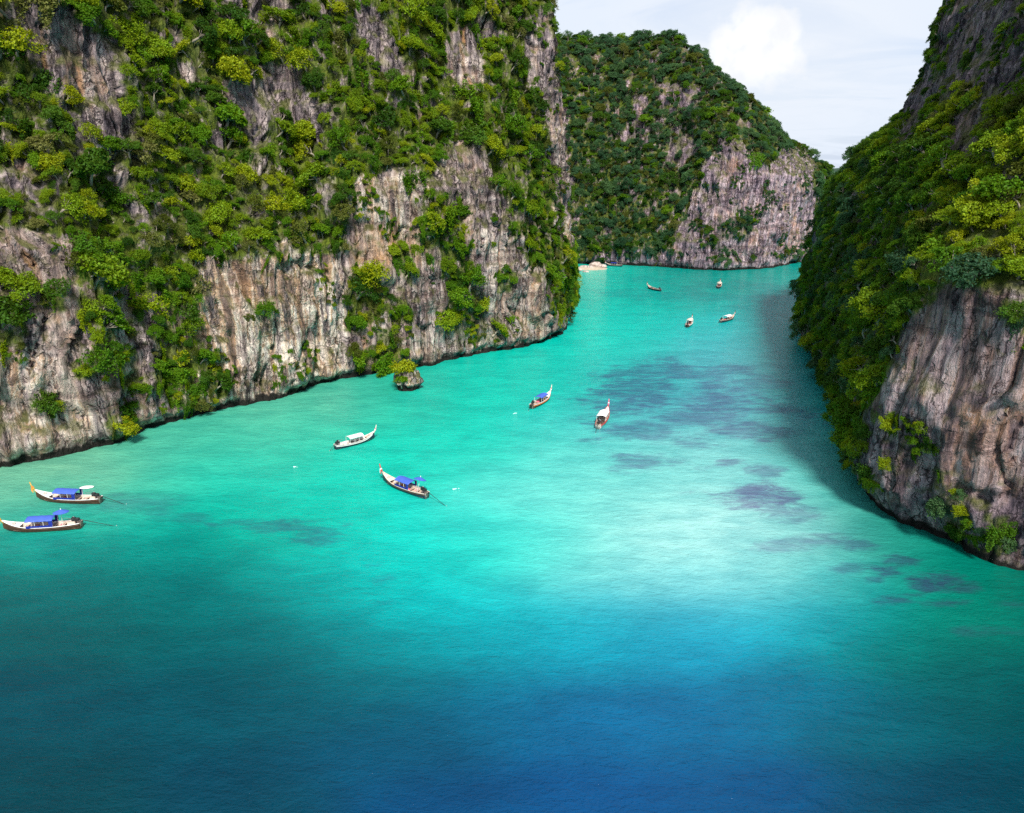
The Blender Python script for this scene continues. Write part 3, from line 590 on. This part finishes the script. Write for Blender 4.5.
vis = sorted([t for t in trees if t['vis']], key=lambda t: -t['px'])
TOP = vis[:300]
for t in TOP: t['top'] = True
rest = [t for t in trees if not t.get('top')]
print('trees', len(trees), 'visible', len(vis), 'smallest single', TOP[-1]['px'])

# names of places in the scene, to say which tree is which
MARKS = [('left', 80, 75, 'the grey rock columns'), ('left', 268, 315, 'the tall cream wall'), ('left', 465, 60, 'the orange streaked notch'), ('left', 385, 35, 'the violet cliff strip'), ('left', 395, 215, 'the white mid cliff pillars'),
         ('left', 472, 165, 'the grey mid cliff patch'), ('left', 540, 320, 'the undercut sunny cliff corner'), ('left', 40, 400, 'the white waterline ledge'), ('left', 552, 90, 'the sunny cliff skyline edge'), ('left', 265, 110, 'the upper violet bare patch'), ('left', 175, 370, 'the bushy waterline gully'), ('left', 30, 200, 'the patchy leftmost rocks'), ('left', 375, 330, 'the bushy rock islet'),
         ('right', 965, 380, 'the shaded streaked wall'), ('right', 1005, 50, 'the violet shaded crag'), ('right', 850, 150, 'the shaded cliff shoulder'), ('right', 815, 330, 'the shaded waterline corner'), ('right', 912, 110, 'the narrow dark crag'), ('right', 860, 420, 'the shaded wall edge'),
         ('far', 760, 200, 'the far violet face'), ('far', 650, 50, 'the far hill crest'), ('far', 640, 115, 'the far bare crag')]
HUES = ['yellow green', 'fresh green', 'dark green', 'dull olive', 'jungle green']
SHAPES = ['domed', 'ragged', 'flattish']
sets = {}
for t in TOP:
    t['shape'] = random.Random(int(t['x'] * 31 + t['y'] * 7)).randrange(3)
    m = min((m for m in MARKS if m[0] == t['region']), key=lambda m: (m[1] - t['x']) ** 2 + (m[2] - t['y']) ** 2)
    dx, dy = t['x'] - m[1], t['y'] - m[2]
    rel = ('above' if dy < 0 else 'below') if abs(dy) > abs(dx) else ('left of' if dx < 0 else 'right of')
    t['set'] = (HUES[t['hue']], SHAPES[t['shape']], rel, m[3]); sets.setdefault(t['set'], []).append(t)
ORD = ['first', 'second', 'third', 'fourth', 'fifth', 'sixth', 'seventh', 'eighth', 'ninth', 'tenth', 'eleventh', 'twelfth']
for k, ts in sets.items():
    ts.sort(key=lambda t: t['x'])
    for i, t in enumerate(ts):
        lab = f"{k[1]} {k[0]} tree {k[2]} {k[3]}"
        if len(ts) > 1: lab += f", {ORD[min(i, 11)]} from left"
        t['label'] = lab
def tree_matrix(t, spin):
    q = Vector((0, 0, 1)).rotation_difference((t['up'] + t['lean']).normalized())
    return q @ Euler((0, 0, spin)).to_quaternion()
def creeper_matrix(t):
    z = t['n'].copy(); y = Vector((0, 0, 1)) - z * z.z
    if y.length < .05: y = Vector((0, 1, 0))
    y.normalize(); x = y.cross(z).normalized(); y = z.cross(x)
    return Matrix((x, y, z)).transposed().to_quaternion()
for t in TOP:
    idx = t['hue'] * 3 + t['shape']; rg = random.Random(int(t['x'] * 13 + t['y'] * 101))
    e = bpy.data.objects.new('tree', None); COL.objects.link(e); e.empty_display_size = .3
    e.location = t['p']; e.rotation_mode = 'QUATERNION'; e.rotation_quaternion = tree_matrix(t, rg.uniform(0, 6.28)); s = t['r']; e.scale = (s * rg.uniform(.78, 1.25), s * rg.uniform(.78, 1.25), s * rg.uniform(.8, 1.2))
    tag(e, t['label'], 'tree', 'trees growing on the cliffs and hill')
    link('crown', PROTO[idx][0], e); link('trunk', PROTO[idx][1], e)

# the rest of the forest: one object for each cliff, leaf crowns set out by geometry nodes
PC = bpy.data.collections.new('forest_kinds')
for i, (cm, tm) in enumerate(PROTO):
    nv = len(cm.vertices); tv = np.empty(len(tm.vertices) * 3, np.float32); tm.vertices.foreach_get('co', tv)
    cv_ = np.empty(nv * 3, np.float32); cm.vertices.foreach_get('co', cv_)
    me = bpy.data.meshes.new('forest_tree')
    fcs = [tuple(p.vertices) for p in cm.polygons] + [tuple(v + nv for v in p.vertices) for p in tm.polygons]
    me.from_pydata(np.vstack([cv_.reshape(-1, 3), tv.reshape(-1, 3)]).tolist(), [], fcs)
    me.materials.append(cm.materials[0]); me.materials.append(BARK)
    me.polygons.foreach_set('material_index', np.r_[np.zeros(len(cm.polygons), np.int32), np.ones(len(tm.polygons), np.int32)])
    tn = np.empty(nv, np.float32); cm.attributes['tint'].data.foreach_get('value', tn); fattr(me, 'tint', np.r_[tn, np.full(len(tm.vertices), .5)])
    PC.objects.link(bpy.data.objects.new('forest_tree_%03d' % i, me))
for hue in range(5):
    for k in (0, 1): PC.objects.link(bpy.data.objects.new('forest_tree_%03d' % (15 + hue * 2 + k), make_creeper(300 + hue * 5 + k, 2300, LEAF[hue], 'forest_creeper')))
def forest(ts, name, label):
    me = bpy.data.meshes.new(name); me.vertices.add(len(ts)); me.vertices.foreach_set('co', np.array([t['p'] for t in ts], np.float32).ravel())
    rg = random.Random(8)
    rot = np.array([tuple((creeper_matrix(t) if t['creep'] else tree_matrix(t, rg.uniform(0, 6.28))).to_euler()) for t in ts], np.float32)
    me.attributes.new('turn', 'FLOAT_VECTOR', 'POINT').data.foreach_set('vector', rot.ravel())
    me.attributes.new('size', 'FLOAT_VECTOR', 'POINT').data.foreach_set('vector', np.array([(t['r'] * rg.uniform(.75, 1.3), t['r'] * rg.uniform(.75, 1.3), t['r'] * rg.uniform(.75, 1.25)) for t in ts], np.float32).ravel())
    me.attributes.new('sort', 'INT', 'POINT').data.foreach_set('value', np.array([(15 + t['hue'] * 2 + rg.randrange(2)) if t['creep'] else t['hue'] * 3 + rg.randrange(3) for t in ts], np.int32))
    o = link(name, me)
    gt = bpy.data.node_groups.new(name, 'GeometryNodeTree'); gt.interface.new_socket('Geometry', in_out='INPUT', socket_type='NodeSocketGeometry'); gt.interface.new_socket('Geometry', in_out='OUTPUT', socket_type='NodeSocketGeometry')
    n = gt.nodes; L = gt.links; gi = n.new('NodeGroupInput'); go = n.new('NodeGroupOutput'); ip = n.new('GeometryNodeInstanceOnPoints'); ci = n.new('GeometryNodeCollectionInfo')
    ci.inputs['Collection'].default_value = PC; ci.inputs['Separate Children'].default_value = True; ci.inputs['Reset Children'].default_value = True
    def na(dt, nm):
        a = n.new('GeometryNodeInputNamedAttribute'); a.data_type = dt; a.inputs['Name'].default_value = nm; return a.outputs['Attribute']
    er = n.new('FunctionNodeEulerToRotation'); L.new(na('FLOAT_VECTOR', 'turn'), er.inputs[0])
    L.new(gi.outputs[0], ip.inputs['Points']); L.new(ci.outputs[0], ip.inputs['Instance']); ip.inputs['Pick Instance'].default_value = True
    L.new(na('INT', 'sort'), ip.inputs['Instance Index']); L.new(er.outputs[0], ip.inputs['Rotation']); L.new(na('FLOAT_VECTOR', 'size'), ip.inputs['Scale']); L.new(ip.outputs[0], go.inputs[0])
    o.modifiers.new('trees', 'NODES').node_group = gt
    return tag(o, label, 'forest', kind='stuff')
forest([t for t in rest if t['region'] == 'left'], 'forest', 'small trees and shrubs filling in the ledges of the sunny cliff')
forest([t for t in rest if t['region'] == 'right'], 'forest', 'dense green growth covering the slope of the shaded cliff')
forest([t for t in rest if t['region'] == 'far'], 'forest', 'dense jungle covering the domed far hill')

# ------------------------------------------------------------------ islet, beach, boulders
def lump(seed, sx, sy, sz, amp, nu=40, nv=24, flat=-.6):
    u = np.linspace(0, 2 * math.pi, nu, endpoint=False); v = np.linspace(-math.pi / 2, math.pi / 2, nv); U, Vv = np.meshgrid(u, v)
    D = np.stack([np.cos(Vv) * np.cos(U), np.cos(Vv) * np.sin(U), np.sin(Vv)], -1).reshape(-1, 3)
    r = 1 + fbm(D * 1.6 + seed * 3.1, 4, seed, .6) * amp
    P = D * r[:, None] * (sx, sy, sz); P[:, 2] = np.maximum(P[:, 2], flat)
    i = np.arange(nv - 1)[:, None] * nu; j = np.arange(nu)[None, :]
    return P, np.stack([i + j, i + (j + 1) % nu, i + nu + (j + 1) % nu, i + nu + j], -1).reshape(-1, 4)
ip_ = ground(408, 389)
P, fc = lump(3, 3.0, 2.7, 4.2, 1.0, 80, 56, -1); P *= (1 + fbm(P * 1.1, 4, 41, .6) * .32)[:, None]; P[:, 2] = np.maximum(P[:, 2], -1)
P[:, :2] *= (1 - .28 * smooth(1.3, .2, P[:, 2]))[:, None]
me = new_mesh('rock_islet', P, fc, [ROCK]); fattr(me, 'pale', np.full(len(P), .6)); fattr(me, 'rust', np.zeros(len(P))); fattr(me, 'veg', np.zeros(len(P)))
o = link('rock_islet', me); o.location = (ip_.x, ip_.y, .4); tag(o, 'undercut limestone islet rock standing in the water below a green bush', 'rock')
def one_tree(p, r, hue, shape, label, name='shrub', cat='shrub', grp=None, squash=1.0):
    e = bpy.data.objects.new(name, None); COL.objects.link(e); e.location = p; e.scale = (r, r, r * squash); e.rotation_euler = (0, 0, p[0] * 3)
    tag(e, label, cat, grp); link('crown', PROTO[hue * 3 + shape][0], e); link('trunk', PROTO[hue * 3 + shape][1], e)
one_tree((ip_.x - .5, ip_.y - .6, 2.3), 3.1, 0, 0, 'yellow green shrub crowning the rock islet in the lagoon', grp='shrubs on the rock islet')
one_tree((ip_.x + .9, ip_.y + .2, 3.4), 1.5, 3, 1, 'small sparse olive shrub on the rock islet', grp='shrubs on the rock islet')
one_tree((ip_.x - 1.0, ip_.y - 2.0, 1.3), 1.9, 1, 2, 'low green shrub hanging over the front of the rock islet', grp='shrubs on the rock islet')
SAND = pmat('sand', (.46, .38, .30), .95, .1, .12, .8)
bx = np.linspace(-14, 16, 60); by = np.linspace(-9, 12, 40); BX, BY = np.meshgrid(bx, by)
BZ = .9 * np.exp(-(BX / 9) ** 2 - ((BY - 3) / 6) ** 2) * 2 - .75 + fbm(np.c_[BX.ravel() * .3, BY.ravel() * .3, np.zeros(BX.size)], 3, 2).reshape(BX.shape) * .5
bi = np.arange(39)[:, None] * 60 + np.arange(59)[None, :]
bc = ground(589, 270)
me = new_mesh('beach', np.stack([BX, BY, BZ], -1).reshape(-1, 3), np.stack([bi, bi + 1, bi + 61, bi + 60], -1).reshape(-1, 4), [SAND], True)
o = link('beach', me); o.location = (bc.x, bc.y + 2, 0); tag(o, 'narrow strip of pale sand at the foot of the far hill', 'beach', kind='structure')
BOUL = pmat('pale_boulder', (.42, .34, .31), .9, .15, .5, 1.2, bump=.8)
for k, (x, y, sx, sz, lab) in enumerate([(579, 271, 1.3, .8, 'small greyish boulder nearest the sunny cliff corner on the beach'), (584.5, 268.5, 2.3, 1.0, 'broad cream boulder at the near end of the beach'), (590, 269, 1.7, 1.2, 'rounded pinkish boulder in the middle of the beach rocks'), (595.5, 266.5, 3.0, 1.6, 'largest pale boulder standing behind the other beach rocks'), (602, 267.5, 2.2, 1.1, 'long pale boulder with a dark foot, by the water end of the beach'), (586, 272, 1.4, .6, 'low flat stone awash in front of the beach rocks')]):
    P, fc = lump(20 + k, sx, sx * .7, sz, .6, 36, 20, -.5); me = new_mesh('boulder', P, fc, [BOUL]); fattr(me, 'pale', np.full(len(P), .9)); fattr(me, 'rust', np.zeros(len(P))); fattr(me, 'veg', np.zeros(len(P)))
    q = ground(x, y); o = link('boulder', me); o.location = (q.x, q.y, .45 if k < 5 else .1); tag(o, lab, 'boulder', 'boulders on the small beach')
one_tree(ground(584, 262) + Vector((0, 3, .6)), 4.5, 1, 0, 'bright green bush behind the pale beach boulders', 'bush', 'bush')

# ------------------------------------------------------------------ longtail boats
M = {k: pmat('boat_' + k, c, r_, s_, v_, 3.0) for k, (c, r_, s_, v_) in dict(
    brown=((.075, .035, .02), .55, .4, .25), white=((.74, .72, .70), .5, .4, .08), cream=((.62, .54, .46), .6, .3, .12), navy=((.02, .03, .06), .45, .4, .2), deck=((.50, .36, .29), .75, .2, .22), red=((.42, .06, .05), .6, .3, .2),
    blue=((.06, .12, .50), .6, .25, .10), darkblue=((.014, .028, .24), .65, .2, .15), canvas=((.82, .81, .80), .7, .2, .06), grey=((.16, .16, .17), .5, .4, .2), black=((.022, .022, .025), .5, .4, .2), yellow=((.50, .30, .05), .6, .3, .1), pink=((.70, .13, .22), .7, .2, .1), orange=((.75, .20, .03), .6, .3, .15), green=((.05, .30, .10), .7, .2, .1), steel=((.35, .36, .37), .35, .5, .1)).items()}
M['foam'] = pmat('foam', (.62, .84, .82), .8, .2, .05, 5)
def box(c, s, bev=0.0):
    c, s = Vector(c), Vector(s) * .5; b = min(bev, min(s) * .6)
    if not b:
        V = [c + Vector((x * s.x, y * s.y, z * s.z)) for z in (-1, 1) for y in (-1, 1) for x in (-1, 1)]
        return V, [(0, 2, 3, 1), (4, 5, 7, 6), (0, 1, 5, 4), (2, 6, 7, 3), (0, 4, 6, 2), (1, 3, 7, 5)]
    V, Fc = [], []     # rounded in plan, with chamfered top and bottom
    for z, k in ((-1, 1), (-1, 0), (1, 0), (1, 1)):
        zz = z * (s.z - (0 if k else b)) if k == 0 else z * s.z; t = b if k else 0
        for x, y in ((1, -1), (1, 1), (-1, 1), (-1, -1)):
            a, d = s.x - t, s.y - t
            if x * y < 0: V += [c + Vector((x * a if y < 0 and x > 0 or x < 0 else x * a, y * d, zz))]
            else: V += [c + Vector((x * a, y * d, zz))]
    for i in range(3):
        for j in range(4): Fc.append((i * 4 + j, i * 4 + (j + 1) % 4, i * 4 + 4 + (j + 1) % 4, i * 4 + 4 + j))
    Fc += [(3, 2, 1, 0), (12, 13, 14, 15)]; return V, Fc
def part(name, parts, mat, parent, smooth_=False):
    return link(name, new_mesh(name, *merge(parts), [mat], smooth_), parent)
def hull_at(u):
    """u from -1 (stern) to 1 (prow): half beam, height of gunwale, height of keel"""
    b = .88 * (1 - max(0, u) ** 2.2 * .97) * (1 - max(0, -u) ** 3 * .42)
    return max(b, .03), .62 + .95 * max(0, u) ** 2.6 + .22 * max(0, -u) ** 2, -.32 + .75 * max(0, u) ** 3.5 + .12 * max(0, -u) ** 2
def longtail(stern, prow, label, c, L=None, canopy=True, umbrella=None, tail=0.0, look='side', goods=()):
    a, b = ground(*stern, .25), ground(*prow, .25); d = (b - a).normalized(); L0 = (b - a).length
    L = L or min(max(L0, 7.5), 11.5); mid = (a + b) / 2
    print('boat', label[:30], 'measured', round(L0, 1), 'used', round(L, 1))
    e = bpy.data.objects.new('longtail_boat', None); COL.objects.link(e); e.location = (mid.x, mid.y, .05); e.rotation_euler = (0, 0, math.atan2(d.y, d.x))
    k = L / 10.0; e.scale = (k, k * .5 + .5, k * .5 + .5)
    tag(e, label, 'boat', 'longtail boats on the lagoon')
    X = lambda u: u * 5.0
    us = np.linspace(-1, 1, 33); prof = [(1, 1.0), (.97, .72), (.86, .42), (.6, .15), (.28, .03), (0, 0)]
    def shell(ins, lo, hi):
        V, Fc = [], []
        rows = [p for p in prof if lo <= p[1] <= hi]
        ring = [(y, z) for y, z in rows] + [(-y, z) for y, z in rows[::-1] if y != 0 or lo > 0]
        for u in us:
            hb, zt, zk = hull_at(u)
            for y, z in ring: V.append((X(u), y * max(hb - ins, .012), zk + (zt - zk) * z + (ins * .6 if z < .9 else 0)))
        m = len(ring)
        for i in range(len(us) - 1):
            for j in range(m - 1):
                if lo > 0 and j == len(rows) - 1: continue
                Fc.append((i * m + j, i * m + m + j, i * m + m + j + 1, i * m + j + 1))
        if lo <= 0: Fc.append(tuple(range(m)))
        return V, Fc
    hull = part('hull', [shell(0, 0, 1.0)], M[c['hull']], e, True)
    part('inner_hull', [shell(.06, 0, 1.0)], M[c['inside']], hull, True)
    for sgn in (1, -1):
        pts = [(X(u), sgn * (hull_at(u)[0] + .02), hull_at(u)[1] + .02) for u in us]
        part('gunwale', [tube(pts, [.055] * len(pts), 6)], M[c['rail']], hull, True)
        pts = [(X(u), sgn * (hull_at(u)[0] * .985 + .02), hull_at(u)[1] - .20) for u in us[:-2]]
        part('strake', [tube(pts, [.07] * len(pts), 6)], M[c['strake']], hull, True)
    dk = [(X(u), hull_at(u)[0] * .86) for u in np.linspace(-.93, .72, 20)]
    V = [(x, s * w, .16 + .5 * max(0, x / 5 - .35) ** 1.5) for x, w in dk for s in (-1, 1)]
    part('deck', [(V, [(2 * i, 2 * i + 2, 2 * i + 3, 2 * i + 1) for i in range(len(dk) - 1)])], M['deck'], e)
    fd = [(X(u), hull_at(u)[0] * .9, hull_at(u)[1] - .06) for u in np.linspace(.55, .96, 8)]
    V = [(x, s * w, z) for x, w, z in fd for s in (-1, 1)]
    part('foredeck', [(V, [(2 * i, 2 * i + 2, 2 * i + 3, 2 * i + 1) for i in range(len(fd) - 1)])], M[c['fore']], e)
    for u in (.42, .22, -.28, -.52) if canopy else (.5, .3, .05, -.2, -.5):
        hb, zt, zk = hull_at(u); part('bench', [box((X(u), 0, zt - .2), (.42, hb * 1.84, .06), .015)], M[c['bench']], e)
    # upswept prow post, with cloths tied round it
    pp = part('prow_post', [tube([(4.75, 0, 1.05), (5.1, 0, 1.55), (5.45, 0, 2.15), (5.62, 0, 2.75)], [.10, .11, .10, .07], 7)], M[c['prow']], e, True)
    for zc, col in ((1.78, c['cloth'][0]), (1.98, c['cloth'][1])):
        xx = 5.1 + (zc - 1.55) * .58
        part('prow_cloth', [tube([(xx - .05, 0, zc - .09), (xx + .06, 0, zc + .09)], [.17, .16], 9), ([(xx, .1, zc), (xx + .1, .16, zc), (xx + .1, .2, zc - .6), (xx - .06, .16, zc - .55)], [(0, 1, 2, 3)])], M[col], pp)
    if canopy:
        x0, x1 = c.get('roof', (-1.75, 1.75)); cols, rows = 12, 9; hw = .92
        V, Fc = [], []
        for lay in (0, -.05):
            for i in range(cols):
                for j in range(rows):
                    t = j / (rows - 1) * 2 - 1; x = x0 + (x1 - x0) * i / (cols - 1)
                    V.append((x, t * hw, 1.86 - .26 * t * t + lay + .025 * math.sin(i * 2.1 + j)))
        for s_ in (0, 1):
            for i in range(cols - 1):
                for j in range(rows - 1):
                    q = s_ * cols * rows + i * rows + j; f = (q, q + rows, q + rows + 1, q + 1); Fc.append(f if s_ == 0 else f[::-1])
        o2 = cols * rows
        for i in range(cols - 1):
            for j in (0, rows - 1): q = i * rows + j; Fc.append((q, q + rows, q + rows + o2, q + o2))
        for j in range(rows - 1):
            for i in (0, cols - 1): q = i * rows + j; Fc.append((q, q + 1, q + 1 + o2, q + o2))
        rf_ = part('canopy', [(V, Fc)], M[c['roof_c']], e, True)
        for i in range(4):
            x = x0 + .08 + (x1 - x0 - .16) * i / 3
            for s_ in (1, -1):
                part('canopy_post', [tube([(x, s_ * .82, hull_at(x / 5)[1] - .1), (x, s_ * .86, 1.62)], [.032, .028], 6)], M[c['post']], e)
        if c.get('curtain'):
            for s_ in (1, -1):
                part('side_curtain', [box(((x0 + x1) / 2, s_ * .90, .80), (x1 - x0 - .1, .025, .34)), box((x0 + .25, s_ * .90, 1.3), (.5, .022, .64))], M[c['curtain']], e)
        cush = part('cushion_row', [box((x0 + .9, .3, .5), (1.0, .5, .16), .04)], M[c['cush']], e)
    for i_, (vx, vy, vc) in enumerate(((2.3, .25, 'orange'), (.9, -.45, 'orange'), (-.6, .5, 'red'), (-2.4, -.35, c['cush']))):
        part('life_vest', [box((vx, vy, .36), (.42, .36, .16), .04), box((vx + .1, vy + .03, .47), (.22, .30, .08), .02)], M[vc], e)
    part('rope', [tube([(3.6 + .22 * math.cos(q_ * .8) * (1 - q_ * .02), .22 * math.sin(q_ * .8) * (1 - q_ * .02), 1.02 + .012 * q_) for q_ in range(20)], [.028] * 20, 5)], M['cream'], e)
    # long tail engine on its swivel
    zt = hull_at(-.92)[1]
    eng = part('engine', [box((-4.35, 0, zt + .42), (.95, .44, .40), .06), box((-4.15, .1, zt + .70), (.5, .34, .18), .05), tube([(-4.35, 0, zt - .15), (-4.35, 0, zt + .3)], [.08, .07], 8)], M['black'], e)
    part('radiator', [box((-4.05, 0, zt + .62), (.14, .40, .34), .02)], M['steel'], eng)
    part('handle', [tube([(-3.9, .05, zt + .55), (-3.3, .12, zt + .72), (-2.9, .12, zt + .70)], [.025, .025, .03], 6)], M['grey'], eng)
    if tail:
        part('propeller_shaft', [tube([(-4.8, 0, zt + .42), (-4.8 - tail * .5, 0, zt * .5 + .15), (-4.8 - tail, 0, -.12)], [.045, .04, .035], 6)], M['black'], eng)
        V, Fc = merge([tube([(-4.85 - tail, 0, -.12), (-4.85 - tail, .17 * math.cos(a), -.12 + .17 * math.sin(a))], [.03, .06], 5) for a in (0, 2.09, 4.19)])
        part('propeller', [(V, Fc)], M['steel'], eng)
    e['_z'] = zt
    MW = Matrix.Translation(e.location) @ e.rotation_euler.to_matrix().to_4x4() @ Matrix.Diagonal((*e.scale, 1))
    for (nm, cat, lx, ly, lz, mat, dim, lab) in goods:
        q = MW @ Vector((lx, ly, lz)); g_ = part(nm, [box((0, 0, dim[2] / 2), dim, .05)], M[mat], None); g_.location = q; g_.rotation_euler = (0, 0, e.rotation_euler.z); tag(g_, lab, cat)
    if umbrella:
        lx, lab, col, tilt = umbrella; q = MW @ Vector((lx, .1, .2))
        ue = bpy.data.objects.new('umbrella', None); COL.objects.link(ue); ue.location = q; ue.rotation_euler = (tilt, 0, e.rotation_euler.z); tag(ue, lab, 'umbrella')
        part('pole', [tube([(0, 0, 0), (0, 0, 2.55)], [.025, .022], 6)], M['white'], ue)
        V = [(0, 0, 2.45)] + [(r_ * math.cos(a), r_ * math.sin(a), 2.45 - .30 * r_ - .10 * r_ * r_) for r_ in (.5, .95) for a in np.linspace(0, 2 * math.pi, 16, endpoint=False)]
        Fc = [(0, 1 + j, 1 + (j + 1) % 16) for j in range(16)] + [(1 + j, 17 + j, 17 + (j + 1) % 16, 1 + (j + 1) % 16) for j in range(16)]
        cp_ = part('canopy', [(V, Fc), ([(x, y, z - .02) for x, y, z in V], [f[::-1] for f in Fc])], M[col], ue)
        part('finial', [tube([(0, 0, 2.42), (0, 0, 2.62)], [.06, .03], 6)], M['white'], ue)
    del e['_z']
    return e
A = dict(hull='brown', inside='cream', rail='white', strake='brown', fore='white', bench='deck', prow='yellow', cloth=('yellow', 'orange'), roof_c='blue', post='white', curtain='darkblue', cush='pink')
longtail((101, 501.5), (37, 498.5), 'brown hulled longtail boat with blue canopy, moored nearest the cliff beside its twin', dict(A, cush='grey'), tail=4.0)
longtail((82, 526), (4, 530), 'brown hulled longtail boat with blue canopy and blue umbrella at its stern', A, tail=4.6, umbrella=(-2.6, 'blue umbrella on white pole over the stern of a moored longtail boat', 'blue', .1))
longtail((339, 447), (371, 438.5), 'white and navy longtail boat with white canopy near the bushy islet', dict(A, hull='navy', inside='white', strake='white', rail='white', prow='cream', roof_c='canvas', curtain=None, cush='grey', cloth=('white', 'pink'), bench='cream', fore='deck'), tail=1.6, L=7.6)
longtail((427, 497), (383, 480), 'longtail boat with blue canopy and red prow, lone in mid lagoon trailing a splash', dict(A, hull='navy', strake='brown', rail='cream', fore='cream', prow='red', cloth=('red', 'white'), bench='deck', roof=(-1.9, 1.2)), tail=4.2, umbrella=(-2.9, 'small blue umbrella tilted over the stern of the lone mid lagoon boat', 'blue', .35))
longtail((531, 408), (551, 396), 'small longtail boat with blue canopy and white prow, heading for the far hill', dict(A, hull='brown', strake='orange', prow='cream', fore='white', cloth=('white', 'red'), curtain=None), tail=2.0, L=8.5)
longtail((598, 428), (608, 412), 'white longtail boat with white canopy, stern towards the viewer over dark reef', dict(A, hull='white', strake='red', rail='red', prow='pink', roof_c='canvas', curtain=None, cloth=('pink', 'white'), bench='brown', cush='grey', roof=(-2.4, 1.3)), tail=2.6, L=9.5)
FARB = dict(A, hull='navy', strake='brown', rail='cream', inside='grey', fore='deck', roof_c='cream', curtain=None, cloth=('white', 'red'), cush='pink', prow='brown')
longtail((661, 291), (647, 287.5), 'dark open longtail boat without canopy near the foot of the far hill', dict(FARB, inside='grey', bench='grey'), tail=2, L=8.5, canopy=False)
longtail((718, 289), (720.5, 283.5), 'longtail boat with pale canopy seen end on, farthest out below the violet rock face', FARB, tail=2, L=9)
longtail((687, 327), (692, 321), 'brown and white longtail boat with tan canopy, facing the far hill', dict(FARB, hull='brown', rail='white', roof_c='cream', strake='white', fore='white'), tail=2, L=8.5)
longtail((720.5, 322), (734, 318), 'dark longtail boat with white canopy and red benches, beside the tan canopied boat', dict(FARB, bench='red', inside='cream', roof_c='canvas'), tail=2, L=8.5)
longtail((621, 266), (607, 265.2), 'small dark longtail boat moored off the pale beach boulders', dict(FARB, roof_c='darkblue', inside='grey'), tail=0, L=8.0)

# white wash where a propeller or a swimmer has broken the water
def splash(x, y, ln, wd, ang, label, seed):
    ln *= .8; wd *= .7
    rg = np.random.default_rng(seed); parts = []
    V, Fc = [], []
    for k in range(9):
        q, f = lump(seed * 10 + k, ln * rg.uniform(.08, .26), wd * rg.uniform(.15, .45), .025, 1.0, 18, 10, -.02)
        q = q + np.array((rg.normal(0, .42) * ln, rg.normal(0, .38) * wd, 0)); Fc += [tuple(i + len(V) for i in t) for t in f.tolist()]; V += q.tolist()
    o = link('foam', new_mesh('foam', V, Fc, [M['foam']], True)); q = ground(x, y); o.location = (q.x, q.y, .01); o.rotation_euler = (0, 0, ang); tag(o, label, 'foam', kind='stuff')
splash(454, 489, 1.0, .32, .5, 'white splash of foam behind the lone mid lagoon boat', 2)
splash(515.5, 413, .9, .40, .8, 'white splash of foam astern of the small blue canopied boat', 5)
splash(296, 467, .8, .32, -.4, 'small white ripple of foam in open turquoise water', 8)
kx = ground(87, 488); P, fc = lump(31, 1.0, .45, .22, .25, 28, 14, -.1)
o = link('dinghy', new_mesh('dinghy', P, fc, [M['white']], True)); o.location = (kx.x, kx.y, .1); o.rotation_euler = (0, 0, .25); tag(o, 'small white float lying on the water behind the moored longtail boat', 'float')
o.name = 'float'
bpy.context.view_layer.update()
